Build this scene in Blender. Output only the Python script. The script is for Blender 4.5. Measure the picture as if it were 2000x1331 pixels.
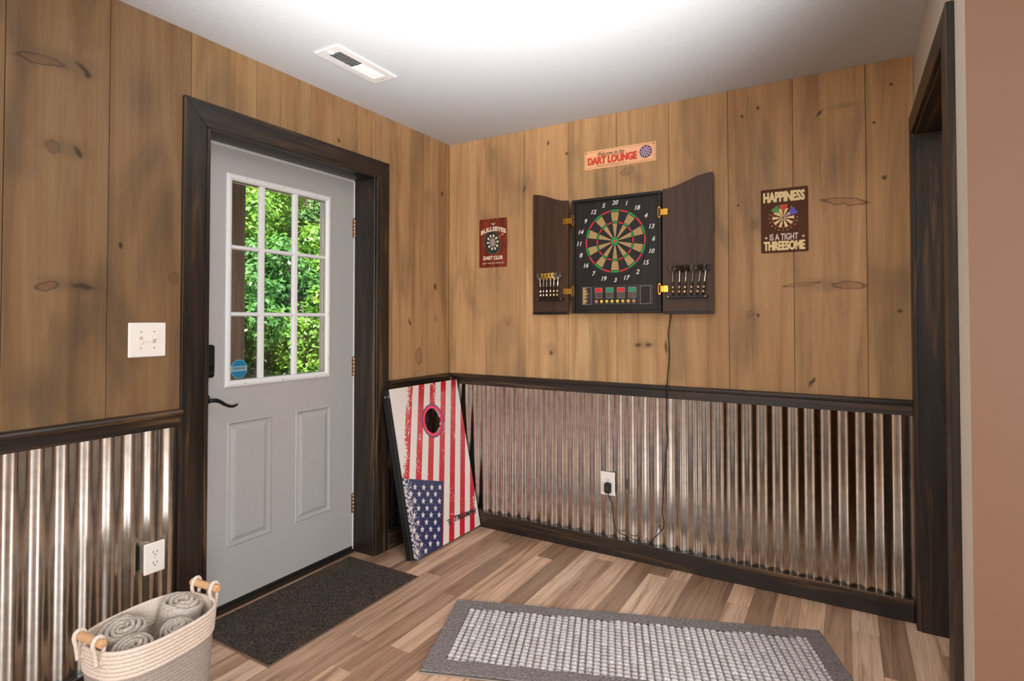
import bpy, bmesh, math, random
import numpy as np
from mathutils import Vector, Matrix, Euler

random.seed(7)
S = bpy.context.scene
for o in list(bpy.data.objects):
    bpy.data.objects.remove(o)
C = S.collection
PI = math.pi

# ------------------------------------------------------------------ camera
cam = bpy.data.cameras.new('camera')
cam.sensor_width = 36.0
cam.lens = 19.911
cam.shift_y = -0.0309
cam.clip_start = 0.02
cam.clip_end = 200
camo = bpy.data.objects.new('camera', cam)
camo.location = (2.2388, -2.9818, 1.2929)
camo.rotation_euler = (math.radians(91.074), 0, math.radians(30.543))
C.objects.link(camo)
S.camera = camo

# ------------------------------------------------------------------ colour management
S.view_settings.view_transform = 'Standard'
S.view_settings.look = 'None'
S.view_settings.exposure = 0.0
S.view_settings.gamma = 1.0
S.view_settings.use_curve_mapping = False
S.cycles.use_denoising = True
S.cycles.max_bounces = 8
S.cycles.diffuse_bounces = 4
S.cycles.glossy_bounces = 4
S.cycles.caustics_reflective = True
S.cycles.sample_clamp_indirect = 4.0
S.cycles.blur_glossy = 0.6

# ------------------------------------------------------------------ world, sun, lights
world = bpy.data.worlds.new('world')
S.world = world
world.use_nodes = True
wn = world.node_tree
for n in list(wn.nodes):
    wn.nodes.remove(n)
sky = wn.nodes.new('ShaderNodeTexSky')
sky.sky_type = 'NISHITA'
sky.sun_disc = False
sky.sun_elevation = math.radians(62)
sky.sun_rotation = math.radians(120)
bgn = wn.nodes.new('ShaderNodeBackground')
bgn.inputs['Strength'].default_value = 0.22
won = wn.nodes.new('ShaderNodeOutputWorld')
wn.links.new(sky.outputs[0], bgn.inputs['Color'])
wn.links.new(bgn.outputs[0], won.inputs['Surface'])


def light(name, kind, loc, target, energy, color=(1, 1, 1), **kw):
    l = bpy.data.lights.new(name, kind)
    l.energy = energy
    l.color = color
    for k, v in kw.items():
        setattr(l, k, v)
    o = bpy.data.objects.new(name, l)
    o.location = loc
    d = Vector(target) - Vector(loc)
    o.rotation_euler = d.to_track_quat('-Z', 'Y').to_euler()
    C.objects.link(o)
    return o


light('sun', 'SUN', (3, -3, 9), (3 - 3.4, -3 + 3.6, 9 - 8.6), 17.0, (1.0, 0.95, 0.86), angle=0.01)
# unseen up-aimed spot, added like a bounced flash to brighten ceiling and room
light('bounce_fill', 'SPOT', (1.85, -2.5, 1.2), (1.45, -1.85, 2.44), 500.0, (1.0, 0.985, 0.96),
      spot_size=math.radians(84), spot_blend=0.9, shadow_soft_size=0.12)
# area lights added at supposed windows behind the camera to brighten the room
light('rear_fill', 'AREA', (1.0, -5.87, 1.5), (1.0, -1.0, 1.35), 55.0, (1.0, 0.97, 0.93),
      shape='RECTANGLE', size=1.9, size_y=1.3)
light('side_fill', 'AREA', (5.37, -4.3, 1.5), (1.5, -1.6, 0.6), 200.0, (0.95, 0.98, 1.0),
      shape='RECTANGLE', size=1.7, size_y=1.3)


# unseen spot added overhead to brighten the floor and rug
light('floor_fill', 'SPOT', (1.75, -1.95, 2.43), (1.7, -1.55, 0.0), 75.0, (1.0, 0.95, 0.88),
      spot_size=math.radians(100), spot_blend=0.9, shadow_soft_size=0.09)
light('hall_fill', 'POINT', (3.1, -0.5, 2.3), (3.1, -0.5, 0), 9.0, (1.0, 0.93, 0.84), shadow_soft_size=0.12)  # unseen lamp added to lift black reflections in the metal


# ------------------------------------------------------------------ helpers
def lin(c):
    r = []
    for v in c:
        v = v / 255.0
        r.append(v / 12.92 if v <= 0.04045 else ((v + 0.055) / 1.055) ** 2.4)
    return (r[0], r[1], r[2], 1.0)


class NT:
    """small node-tree builder"""

    def __init__(self, name):
        self.m = bpy.data.materials.new(name)
        self.m.use_nodes = True
        self.t = self.m.node_tree
        self.b = self.t.nodes['Principled BSDF']

    def n(self, kind, **kw):
        nd = self.t.nodes.new(kind)
        for k, v in kw.items():
            setattr(nd, k, v)
        return nd

    def l(self, a, b):
        self.t.links.new(a, b)

    def val(self, sock, v):
        if hasattr(v, 'is_linked') or hasattr(v, 'links'):
            self.l(v, sock)
        else:
            sock.default_value = v

    def math(self, op, a, b=0.0, c=None, clamp=False):
        nd = self.n('ShaderNodeMath', operation=op, use_clamp=clamp)
        self.val(nd.inputs[0], a)
        self.val(nd.inputs[1], b)
        if c is not None:
            self.val(nd.inputs[2], c)
        return nd.outputs[0]

    def pos(self):
        return self.n('ShaderNodeTexCoord').outputs['Object']

    def scale(self, v, s, off=None):
        nd = self.n('ShaderNodeVectorMath', operation='MULTIPLY')
        self.l(v, nd.inputs[0])
        nd.inputs[1].default_value = s
        out = nd.outputs[0]
        if off is not None:
            a = self.n('ShaderNodeVectorMath', operation='ADD')
            self.l(out, a.inputs[0])
            self.l(off, a.inputs[1])
            out = a.outputs[0]
        return out

    def noise(self, v, scale=1.0, detail=4.0, rough=0.55, dist=0.0):
        nd = self.n('ShaderNodeTexNoise')
        self.l(v, nd.inputs['Vector'])
        nd.inputs['Scale'].default_value = scale
        nd.inputs['Detail'].default_value = detail
        nd.inputs['Roughness'].default_value = rough
        nd.inputs['Distortion'].default_value = dist
        return nd.outputs['Fac']

    def ramp(self, f, stops):
        nd = self.n('ShaderNodeValToRGB')
        self.l(f, nd.inputs[0])
        el = nd.color_ramp.elements
        while len(el) < len(stops):
            el.new(0.5)
        for e, (p, c) in zip(el, stops):
            e.position = p
            e.color = c if len(c) == 4 else (*c, 1)
        return nd.outputs['Color']

    def mix(self, f, a, b, mode='MIX'):
        nd = self.n('ShaderNodeMix', data_type='RGBA', blend_type=mode)
        self.val(nd.inputs[0], f)
        self.val(nd.inputs[6], a)
        self.val(nd.inputs[7], b)
        return nd.outputs[2]

    def maprange(self, v, a, b, c=0.0, d=1.0):
        nd = self.n('ShaderNodeMapRange')
        nd.interpolation_type = 'SMOOTHSTEP'
        self.l(v, nd.inputs[0])
        for i, x in enumerate((a, b, c, d)):
            nd.inputs[1 + i].default_value = x
        return nd.outputs[0]

    def bump(self, h, strength=0.3, dist=0.002):
        nd = self.n('ShaderNodeBump')
        nd.inputs['Strength'].default_value = strength
        nd.inputs['Distance'].default_value = dist
        self.l(h, nd.inputs['Height'])
        self.l(nd.outputs[0], self.b.inputs['Normal'])

    def set(self, **kw):
        for k, v in kw.items():
            self.val(self.b.inputs[k], v)
        return self


def flat(name, rgb, rough=0.5, metal=0.0, spec=0.5, noise=0.0, nscale=60.0, bump=0.0, coat=0.0):
    m = NT(name)
    c = lin(rgb)
    if noise > 0 or bump > 0:
        f = m.noise(m.pos(), nscale, 4.0)
    if noise > 0:
        lo = tuple(v * (1 - noise) for v in c[:3]) + (1,)
        hi = tuple(min(1, v * (1 + noise)) for v in c[:3]) + (1,)
        m.set(**{'Base Color': m.ramp(f, [(0.3, lo), (0.7, hi)])})
    else:
        m.set(**{'Base Color': c})
    if bump > 0:
        m.bump(f, bump, 0.002)
    m.set(Roughness=rough, Metallic=metal)
    m.b.inputs['Specular IOR Level'].default_value = spec
    m.b.inputs['Coat Weight'].default_value = coat
    return m.m


AX = {'x': 0, 'y': 1, 'z': 2}


def stretch(axis, across, along):
    s = [across] * 3
    s[AX[axis]] = along
    return tuple(s)


def objoff(m, k=37.0):
    oi = m.n('ShaderNodeObjectInfo')
    cb = m.n('ShaderNodeCombineXYZ')
    a = m.math('MULTIPLY', oi.outputs['Random'], k)
    for i in range(3):
        m.l(a, cb.inputs[i])
    return cb.outputs[0], oi.outputs['Color']


def knot_fields(m, P, wall, knots):
    """wall: 'x0' (left, uses y,z) or 'y0' (back, uses x,z). returns list of (dist, kind)"""
    sep = m.n('ShaderNodeSeparateXYZ')
    m.l(P, sep.inputs[0])
    cb = m.n('ShaderNodeCombineXYZ')
    m.l(sep.outputs[1 if wall == 'x0' else 0], cb.inputs[0])
    m.l(sep.outputs[2], cb.inputs[1])
    nz = m.n('ShaderNodeTexNoise')
    m.l(cb.outputs[0], nz.inputs['Vector'])
    nz.inputs['Scale'].default_value = 28.0
    nz.inputs['Detail'].default_value = 3.0
    sub = m.n('ShaderNodeVectorMath', operation='SUBTRACT')
    m.l(nz.outputs['Color'], sub.inputs[0])
    sub.inputs[1].default_value = (0.5, 0.5, 0.5)
    sc = m.n('ShaderNodeVectorMath', operation='MULTIPLY')
    m.l(sub.outputs[0], sc.inputs[0])
    sc.inputs[1].default_value = (0.022, 0.022, 0)
    ad = m.n('ShaderNodeVectorMath', operation='ADD')
    m.l(cb.outputs[0], ad.inputs[0])
    m.l(sc.outputs[0], ad.inputs[1])
    out = []
    for (u, z, ru, rz, rot, kind) in knots:
        mp = m.n('ShaderNodeMapping', vector_type='TEXTURE')
        m.l(ad.outputs[0], mp.inputs['Vector'])
        mp.inputs['Location'].default_value = (u, z, 0)
        mp.inputs['Rotation'].default_value = (0, 0, math.radians(rot))
        mp.inputs['Scale'].default_value = (ru, rz, 1)
        ln = m.n('ShaderNodeVectorMath', operation='LENGTH')
        m.l(mp.outputs[0], ln.inputs[0])
        out.append((ln.outputs['Value'], kind))
    return out


def plank_wood(name, wall, knots):
    m = NT(name)
    P = m.pos()
    off, ocol = objoff(m)
    g1 = m.noise(m.scale(P, stretch('z', 13, 0.8), off), 1.0, 5.0, 0.6, 0.7)
    g2 = m.noise(m.scale(P, stretch('z', 95, 2.2), off), 1.0, 4.0, 0.6, 0.2)
    g3 = m.noise(m.scale(P, stretch('z', 4.2, 1.6), off), 1.0, 3.0, 0.5, 0.9)
    saw = m.noise(m.scale(P, stretch('z', 5, 420), off), 1.0, 2.0, 0.5)
    col = m.ramp(g1, [(0.25, lin((146, 110, 76))), (0.5, lin((187, 145, 100))), (0.78, lin((206, 167, 122)))])
    col = m.mix(m.maprange(g3, 0.48, 0.72, 0.0, 0.62), col, lin((128, 106, 78)))
    fine = m.ramp(g2, [(0.3, (0.90, 0.89, 0.88, 1)), (0.68, (1.04, 1.04, 1.04, 1))])
    col = m.mix(1.0, col, fine, 'MULTIPLY')
    sawc = m.ramp(saw, [(0.35, (0.98, 0.98, 0.98, 1)), (0.65, (1.015, 1.015, 1.015, 1))])
    col = m.mix(1.0, col, sawc, 'MULTIPLY')
    for d, kind in knot_fields(m, P, wall, knots):
        if kind == 'spot':      # small dark knot
            col = m.mix(m.maprange(d, 0.25, 1.0, 0.85, 0.0), col, lin((66, 46, 32)))
        elif kind == 'halo':    # grey stain around a knot
            col = m.mix(m.maprange(d, 0.1, 1.0, 0.36, 0.0), col, lin((108, 90, 70)))
        elif kind == 'ring':    # round intergrown knot with darker rim
            col = m.mix(m.maprange(d, 0.6, 1.05, 0.5, 0.0), col, lin((150, 106, 74)))
            r = m.math('ABSOLUTE', m.math('SUBTRACT', d, 0.95))
            col = m.mix(m.maprange(r, 0.0, 0.3, 0.5, 0.0), col, lin((100, 70, 50)))
        elif kind == 'slit':    # spike knot: orange heart, black lower rim
            col = m.mix(m.maprange(d, 0.5, 1.1, 0.55, 0.0), col, lin((168, 112, 70)))
            r = m.math('ABSOLUTE', m.math('SUBTRACT', d, 1.0))
            col = m.mix(m.maprange(r, 0.0, 0.35, 0.62, 0.0), col, lin((74, 52, 38)))
    col = m.mix(1.0, col, ocol, 'MULTIPLY')
    m.set(**{'Base Color': col, 'Roughness': 0.55})
    m.b.inputs['Specular IOR Level'].default_value = 0.3
    m.bump(m.math('ADD', g2, m.math('MULTIPLY', saw, 0.6)), 0.12, 0.002)
    return m.m


def stained(name, axis, dark=(16, 12, 9), mid=(48, 35, 24), light_=(122, 90, 56), rough=0.42, lo=0.42, hi=0.80, coat=0.06):
    m = NT(name)
    P = m.pos()
    off, ocol = objoff(m, 11.0)
    g1 = m.noise(m.scale(P, stretch(axis, 24, 1.5), off), 1.0, 5.0, 0.6, 0.8)
    g2 = m.noise(m.scale(P, stretch(axis, 150, 4), off), 1.0, 3.0, 0.6)
    col = m.ramp(g1, [(lo - 0.08, lin(dark)), (lo + 0.14, lin(mid)), (hi, lin(light_))])
    col = m.mix(1.0, col, m.ramp(g2, [(0.3, (0.75, 0.75, 0.75, 1)), (0.7, (1.1, 1.1, 1.1, 1))]), 'MULTIPLY')
    m.set(**{'Base Color': col, 'Roughness': rough})
    m.b.inputs['Coat Weight'].default_value = coat
    m.b.inputs['Coat Roughness'].default_value = 0.25
    m.bump(g2, 0.08, 0.002)
    return m.m


def floor_wood(name):
    m = NT(name)
    P = m.pos()
    off, ocol = objoff(m, 53.0)
    g1 = m.noise(m.scale(P, stretch('y', 34, 1.5), off), 1.0, 5.0, 0.62, 1.1)
    g2 = m.noise(m.scale(P, stretch('y', 170, 4), off), 1.0, 3.0, 0.6)
    col = m.ramp(g1, [(0.28, lin((152, 122, 101))), (0.5, lin((218, 186, 160))), (0.75, lin((246, 219, 196)))])
    col = m.mix(1.0, col, m.ramp(g2, [(0.3, (0.82, 0.81, 0.8, 1)), (0.7, (1.05, 1.05, 1.05, 1))]), 'MULTIPLY')
    col = m.mix(1.0, col, ocol, 'MULTIPLY')
    m.set(**{'Base Color': col, 'Roughness': 0.33})
    m.b.inputs['Specular IOR Level'].default_value = 0.5
    m.bump(g2, 0.05, 0.001)
    return m.m


# --------------------------------------------------------------- geometry builder
class MB:
    def __init__(self):
        self.v = []
        self.f = []

    def add(self, vs, fs):
        n = len(self.v)
        self.v += [tuple(p) for p in vs]
        self.f += [tuple(i + n for i in f) for f in fs]
        return self

    def box(self, x0, x1, y0, y1, z0, z1, M=None):
        vs = [(x0, y0, z0), (x1, y0, z0), (x1, y1, z0), (x0, y1, z0), (x0, y0, z1), (x1, y0, z1), (x1, y1, z1), (x0, y1, z1)]
        if M is not None:
            vs = [M @ Vector(p) for p in vs]
        return self.add(vs, [(0, 3, 2, 1), (4, 5, 6, 7), (0, 1, 5, 4), (1, 2, 6, 5), (2, 3, 7, 6), (3, 0, 4, 7)])

    def cbox(self, x0, x1, y0, y1, z0, z1, b=0.002, M=None):
        """chamfered box: edges cut by b"""
        b = min(b, (x1 - x0) * 0.45, (y1 - y0) * 0.45, (z1 - z0) * 0.45)
        bm = bmesh.new()
        vs = [bm.verts.new(p) for p in [(x0, y0, z0), (x1, y0, z0), (x1, y1, z0), (x0, y1, z0), (x0, y0, z1), (x1, y0, z1), (x1, y1, z1), (x0, y1, z1)]]
        for f in [(0, 3, 2, 1), (4, 5, 6, 7), (0, 1, 5, 4), (1, 2, 6, 5), (2, 3, 7, 6), (3, 0, 4, 7)]:
            bm.faces.new([vs[i] for i in f])
        bmesh.ops.bevel(bm, geom=list(bm.edges), offset=b, segments=1, affect='EDGES')
        bm.verts.index_update()
        pts = [v.co.copy() for v in bm.verts]
        if M is not None:
            pts = [M @ p for p in pts]
        fs = [[v.index for v in f.verts] for f in bm.faces]
        bm.free()
        return self.add(pts, fs)

    def prism(self, poly, fn, a, b):
        """poly: list of 2-D points; fn(u, v, w) -> 3-D; extruded w from a to b"""
        n = len(poly)
        vs = [fn(u, v, a) for u, v in poly] + [fn(u, v, b) for u, v in poly]
        fs = [tuple(range(n))[::-1], tuple(range(n, 2 * n))]
        for i in range(n):
            j = (i + 1) % n
            fs.append((i, j, n + j, n + i))
        return self.add(vs, fs)

    def tube(self, pts, r, seg=8, caps=True):
        pts = [Vector(p) for p in pts]
        n = len(pts)
        rs = r if isinstance(r, (list, tuple)) else [r] * n
        vs, fs = [], []
        up = Vector((0, 0, 1))
        prev = None
        for i, p in enumerate(pts):
            t = (pts[min(i + 1, n - 1)] - pts[max(i - 1, 0)])
            t = t.normalized() if t.length > 1e-9 else Vector((0, 0, 1))
            if prev is None:
                a = t.cross(up if abs(t.z) < 0.9 else Vector((1, 0, 0))).normalized()
            else:
                a = (prev - t * prev.dot(t))
                a = a.normalized() if a.length > 1e-6 else t.cross(up).normalized()
            prev = a
            bb = t.cross(a)
            for k in range(seg):
                th = 2 * PI * k / seg
                vs.append(p + (a * math.cos(th) + bb * math.sin(th)) * rs[i])
        for i in range(n - 1):
            for k in range(seg):
                k2 = (k + 1) % seg
                fs.append((i * seg + k, i * seg + k2, (i + 1) * seg + k2, (i + 1) * seg + k))
        if caps:
            fs.append(tuple(range(seg))[::-1])
            fs.append(tuple((n - 1) * seg + k for k in range(seg)))
        return self.add(vs, fs)

    def lathe(self, prof, M=None, seg=24):
        """prof: (r, z) pairs about local z"""
        vs, fs = [], []
        for r, z in prof:
            for k in range(seg):
                th = 2 * PI * k / seg
                p = Vector((r * math.cos(th), r * math.sin(th), z))
                vs.append(M @ p if M is not None else p)
        n = len(prof)
        for i in range(n - 1):
            for k in range(seg):
                k2 = (k + 1) % seg
                fs.append((i * seg + k, i * seg + k2, (i + 1) * seg + k2, (i + 1) * seg + k))
        fs.append(tuple(range(seg))[::-1])
        fs.append(tuple((n - 1) * seg + k for k in range(seg)))
        return self.add(vs, fs)

    def mesh(self, name):
        me = bpy.data.meshes.new(name)
        me.from_pydata(self.v, [], self.f)
        me.update()
        return me


def link(name, me, mat=None, parent=None, loc=None, rot=None, smooth=False, color=None, angle=None):
    if mat is not None and not me.materials:
        me.materials.append(mat)
    o = bpy.data.objects.new(name, me)
    C.objects.link(o)
    if parent is not None:
        o.parent = parent
    if loc is not None:
        o.location = loc
    if rot is not None:
        o.rotation_euler = rot
    if color is not None:
        o.color = (*color, 1.0)
    if smooth:
        if angle:
            me.polygons.foreach_set('use_smooth', [True] * len(me.polygons))
            try:
                me.set_sharp_from_angle(angle=math.radians(angle))
            except Exception:
                pass
        else:
            me.polygons.foreach_set('use_smooth', [True] * len(me.polygons))
    return o


def part(name, mb, mat, parent=None, world=True, **kw):
    """mesh part; world=True: vertices are written in world space and the parent is an unrotated empty"""
    me = mb.mesh(name) if isinstance(mb, MB) else mb
    o = link(name, me, mat, parent, **kw)
    if world and parent is not None and 'loc' not in kw:
        o.location = -Vector(parent.location)
    if kw.get('color') is None:
        o.color = (1, 1, 1, 1)
    return o


def thing(name, label, cat, loc=(0, 0, 0), group=None, rot=None, kind=None):
    o = bpy.data.objects.new(name, None)
    o.empty_display_size = 0.05
    C.objects.link(o)
    o.location = loc
    if rot is not None:
        o.rotation_euler = rot
    tag(o, label, cat, group, kind)
    return o


def tag(o, label=None, cat=None, group=None, kind=None):
    if label:
        o['label'] = label
    if cat:
        o['category'] = cat
    if group:
        o['group'] = group
    if kind:
        o['kind'] = kind
    return o


def structure(name, mb, mat, label=None, cat=None, **kw):
    o = part(name, mb, mat, None, **kw)
    return tag(o, label, cat, None, 'structure')


_tmp = []


def text_mesh(s, w=None, h=None, bold=0.0, shear=0.0, extrude=0.0002, arc=0.0, spacing=1.0):
    """flat letters centred on the origin in XY, scaled to w x h"""
    cu = bpy.data.curves.new('lettering', 'FONT')
    cu.body = s
    cu.size = 1.0
    cu.align_x = 'CENTER'
    cu.offset = min(bold, 0.012)
    cu.shear = shear
    cu.extrude = 0.0
    cu.space_character = spacing
    cu.resolution_u = 3
    cu.fill_mode = 'FRONT'
    ob = bpy.data.objects.new('lettering', cu)
    C.objects.link(ob)
    dg = bpy.context.evaluated_depsgraph_get()
    me = bpy.data.meshes.new_from_object(ob.evaluated_get(dg))
    bpy.data.objects.remove(ob)
    bpy.data.curves.remove(cu)
    n = len(me.vertices)
    co = np.empty(n * 3)
    me.vertices.foreach_get('co', co)
    co = co.reshape(-1, 3)
    mn, mx = co.min(0), co.max(0)
    co[:, :2] -= (mn + mx)[:2] / 2
    sx = w / (mx[0] - mn[0]) if w else None
    sy = h / (mx[1] - mn[1]) if h else None
    sx = sx or sy
    sy = sy or sx
    co[:, 0] *= sx
    co[:, 1] *= sy
    if arc:
        co[:, 1] -= arc * (co[:, 0] ** 2)
    co[:, 2] = 0
    me.vertices.foreach_set('co', co.ravel())
    me.update()
    me.materials.clear()
    # give the print a hair of thickness
    bm = bmesh.new()
    bm.from_mesh(me)
    extra = max(0.0, bold - 0.012) * (sx + sy) / 2
    if extra > 0:
        src = list(bm.faces)
        for kz, (dx, dy) in enumerate(((extra, 0), (-extra, 0), (0, extra), (0, -extra), (extra * .7, extra * .7), (-extra * .7, extra * .7), (extra * .7, -extra * .7), (-extra * .7, -extra * .7))):
            d = bmesh.ops.duplicate(bm, geom=src)
            for v in d['geom']:
                if isinstance(v, bmesh.types.BMVert):
                    v.co.x += dx
                    v.co.y += dy
                    v.co.z = (kz + 1) * 0.00005
    if extra <= 0:
        r = bmesh.ops.extrude_face_region(bm, geom=list(bm.faces))
        for v in r['geom']:
            if isinstance(v, bmesh.types.BMVert):
                v.co.z += extrude
        bmesh.ops.recalc_face_normals(bm, faces=list(bm.faces))
    else:
        for v in bm.verts:
            v.co.z += extrude
        for f in bm.faces:
            f.normal_update()
            if f.normal.z < 0:
                f.normal_flip()
    bm.to_mesh(me)
    bm.free()
    return me


FACE_BACK = (PI / 2, 0, 0)          # local XY print -> upright on the back wall, facing the room
FACE_LEFT = (PI / 2, 0, PI / 2)     # -> upright on the left wall


def disc(r, t=0.0004, seg=28, r0=0.0, a0=0.0, a1=2 * PI):
    """flat ring / wedge in XY with thickness t (towards +z)"""
    full = abs(a1 - a0 - 2 * PI) < 1e-6
    mb = MB()
    n = seg
    A = [a0 + (a1 - a0) * i / n for i in range(n if full else n + 1)]
    m = len(A)
    if r0 <= 1e-6 and full:
        vs = [(r * math.cos(a), r * math.sin(a), 0) for a in A] + [(r * math.cos(a), r * math.sin(a), t) for a in A]
        fs = [tuple(range(m))[::-1], tuple(range(m, 2 * m))]
        for i in range(m):
            j = (i + 1) % m
            fs.append((i, j, m + j, m + i))
        return mb.add(vs, fs)
    vs = []
    for zz in (0, t):
        for rr in (r0, r):
            vs += [(rr * math.cos(a), rr * math.sin(a), zz) for a in A]
    fs = []
    rng = range(m if full else m - 1)
    for i in rng:
        j = (i + 1) % m
        fs.append((2 * m + i, 3 * m + i, 3 * m + j, 2 * m + j))
        fs.append((i, j, m + j, m + i))
        fs.append((m + i, m + j, 3 * m + j, 3 * m + i))
        fs.append((i, 2 * m + i, 2 * m + j, j))
    if not full:
        fs.append((0, m, 3 * m, 2 * m))
        fs.append((m - 1, 3 * m - 1, 4 * m - 1, 2 * m - 1)[::-1])
    return mb.add(vs, fs)


def star_poly(r, k=0.42, rot=PI / 2):
    return [((r if i % 2 == 0 else r * k) * math.cos(rot + i * PI / 5), (r if i % 2 == 0 else r * k) * math.sin(rot + i * PI / 5)) for i in range(10)]


def flatpoly(poly, t=0.0004):
    return MB().prism(poly, lambda u, v, w: (u, v, w), 0, t)


def rrect(w, h, r, n=4):
    pts = []
    for cx, cy, a in ((w / 2 - r, h / 2 - r, 0), (-w / 2 + r, h / 2 - r, PI / 2), (-w / 2 + r, -h / 2 + r, PI), (w / 2 - r, -h / 2 + r, 1.5 * PI)):
        for i in range(n + 1):
            th = a + PI / 2 * i / n
            pts.append((cx + r * math.cos(th), cy + r * math.sin(th)))
    return pts


# ------------------------------------------------------------------ materials
KL = [(-2.19, 2.135, 0.06, 0.014, 6, 'slit'), (-2.08, 2.155, 0.03, 0.012, -40, 'spot'), (-2.06, 2.14, 0.025, 0.012, -60, 'spot'),
      (-2.12, 2.15, 0.16, 0.06, 0, 'halo'), (-2.155, 1.86, 0.02, 0.02, 0, 'ring'), (-2.085, 1.862, 0.03, 0.014, -50, 'spot'),
      (-2.12, 1.865, 0.11, 0.05, 0, 'halo'), (-2.165, 1.403, 0.03, 0.012, 15, 'slit'), (-2.065, 1.405, 0.05, 0.014, -10, 'spot'),
      (-2.1, 1.41, 0.15, 0.04, -8, 'halo'), (-1.762, 1.452, 0.02, 0.022, 0, 'ring'), (-1.254, 2.14, 0.05, 0.03, 0, 'halo'),
      (-0.94, 2.21, 0.012, 0.02, 30, 'spot'), (-0.075, 2.10, 0.014, 0.025, 0, 'spot'), (-0.144, 1.50, 0.02, 0.03, 0, 'spot'),
      (-0.387, 1.276, 0.015, 0.035, 20, 'spot'), (-0.30, 1.07, 0.03, 0.05, 0, 'ring'), (-0.14, 1.30, 0.03, 0.05, 0, 'halo'),
      (-1.88, 2.12, 0.09, 0.17, 0, 'halo'), (-2.2, 1.06, 0.1, 0.13, 0, 'halo'), (-1.95, 1.56, 0.012, 0.02, 0, 'spot')]
KB = [(0.563, 2.083, 0.013, 0.03, -20, 'spot'), (0.56, 2.10, 0.10, 0.10, 40, 'halo'), (0.85, 2.258, 0.013, 0.013, 0, 'spot'),
      (1.215, 2.108, 0.04, 0.02, 10, 'ring'), (1.25, 2.07, 0.09, 0.05, -30, 'halo'), (0.744, 1.096, 0.02, 0.022, 0, 'spot'),
      (0.744, 1.12, 0.06, 0.07, 0, 'halo'), (1.27, 1.155, 0.025, 0.014, 0, 'spot'), (1.33, 1.155, 0.03, 0.014, 0, 'spot'),
      (1.30, 1.16, 0.10, 0.04, 0, 'halo'), (0.30, 1.92, 0.16, 0.07, -45, 'halo'), (0.42, 1.75, 0.05, 0.12, -25, 'halo'),
      (1.783, 1.862, 0.008, 0.01, 0, 'spot'), (1.80, 2.30, 0.012, 0.012, 20, 'spot'), (1.88, 2.33, 0.012, 0.014, 0, 'spot'),
      (2.235, 1.832, 0.085, 0.014, -9, 'slit'), (2.06, 1.458, 0.07, 0.008, 6, 'slit'), (2.25, 1.448, 0.06, 0.016, -6, 'slit'),
      (2.16, 1.455, 0.17, 0.05, 0, 'halo'), (2.14, 2.256, 0.03, 0.012, 50, 'spot'), (2.24, 2.27, 0.09, 0.02, 0, 'halo'),
      (1.86, 1.754, 0.014, 0.018, 0, 'ring'), (1.86, 1.76, 0.05, 0.06, 0, 'halo'), (2.419, 2.328, 0.01, 0.01, 0, 'spot'),
      (2.354, 2.17, 0.01, 0.01, 0, 'spot'), (2.392, 1.919, 0.014, 0.014, 0, 'spot'), (1.833, 1.316, 0.014, 0.016, 0, 'ring'),
      (1.87, 1.316, 0.012, 0.016, 0, 'spot'), (2.44, 1.33, 0.012, 0.01, 0, 'spot'), (0.443, 1.276, 0.02, 0.05, 30, 'halo'),
      (0.727, 2.338, 0.012, 0.02, 0, 'spot'), (1.92, 2.1, 0.05, 0.22, 4, 'halo'), (2.2, 2.0, 0.05, 0.2, -4, 'halo'),
      (0.70, 1.62, 0.10, 0.16, 0, 'halo'), (1.42, 1.15, 0.012, 0.05, 0, 'spot'), (2.1, 1.0, 0.012, 0.04, -30, 'spot')]
M_plank_left = plank_wood('plank_wood_left', 'x0', KL)
M_plank_back = plank_wood('plank_wood_back', 'y0', KB)
M_trim_z = stained('stained_wood_upright', 'z')
M_trim_x = stained('stained_wood_along_x', 'x')
M_trim_y = stained('stained_wood_along_y', 'y')
M_floor = floor_wood('floor_plank_wood')
M_floor_base = flat('floor_underlay', (92, 74, 62), 0.6)
M_backer = flat('raw_backer_board', (178, 128, 66), 0.8, noise=0.2, nscale=30)
M_dark_gap = flat('dark_gap', (38, 27, 19), 0.9)
M_paint = flat('greige_wall_paint', (198, 188, 174), 0.75, noise=0.03, nscale=300, bump=0.04)
M_tan = flat('tan_wall_paint', (118, 84, 62), 0.6, noise=0.03, nscale=300, bump=0.05)


def m_ceiling():
    m = NT('ceiling_paint')
    P = m.pos()
    f = m.noise(P, 130.0, 3.0)
    m.set(**{'Base Color': lin((200, 204, 209)), 'Roughness': 0.9})
    m.b.inputs['Specular IOR Level'].default_value = 0.15
    m.bump(f, 0.5, 0.003)
    return m.m


M_ceil = m_ceiling()


def m_metal():
    m = NT('galvanised_steel')
    P = m.pos()
    f = m.noise(m.scale(P, stretch('z', 60, 2.0)), 1.0, 4.0)
    v = m.noise(P, 26.0, 3.0)
    w = m.noise(m.scale(P, (3.0, 3.0, 1.4)), 1.0, 2.0)
    col = m.ramp(v, [(0.3, lin((186, 181, 172))), (0.7, lin((210, 205, 197)))])
    m.set(**{'Base Color': col, 'Metallic': 1.0})
    r = m.ramp(f, [(0.3, (0.14, 0.14, 0.14, 1)), (0.75, (0.24, 0.24, 0.24, 1))])
    m.l(r, m.b.inputs['Roughness'])
    m.bump(w, 0.08, 0.012)
    return m.m


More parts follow.
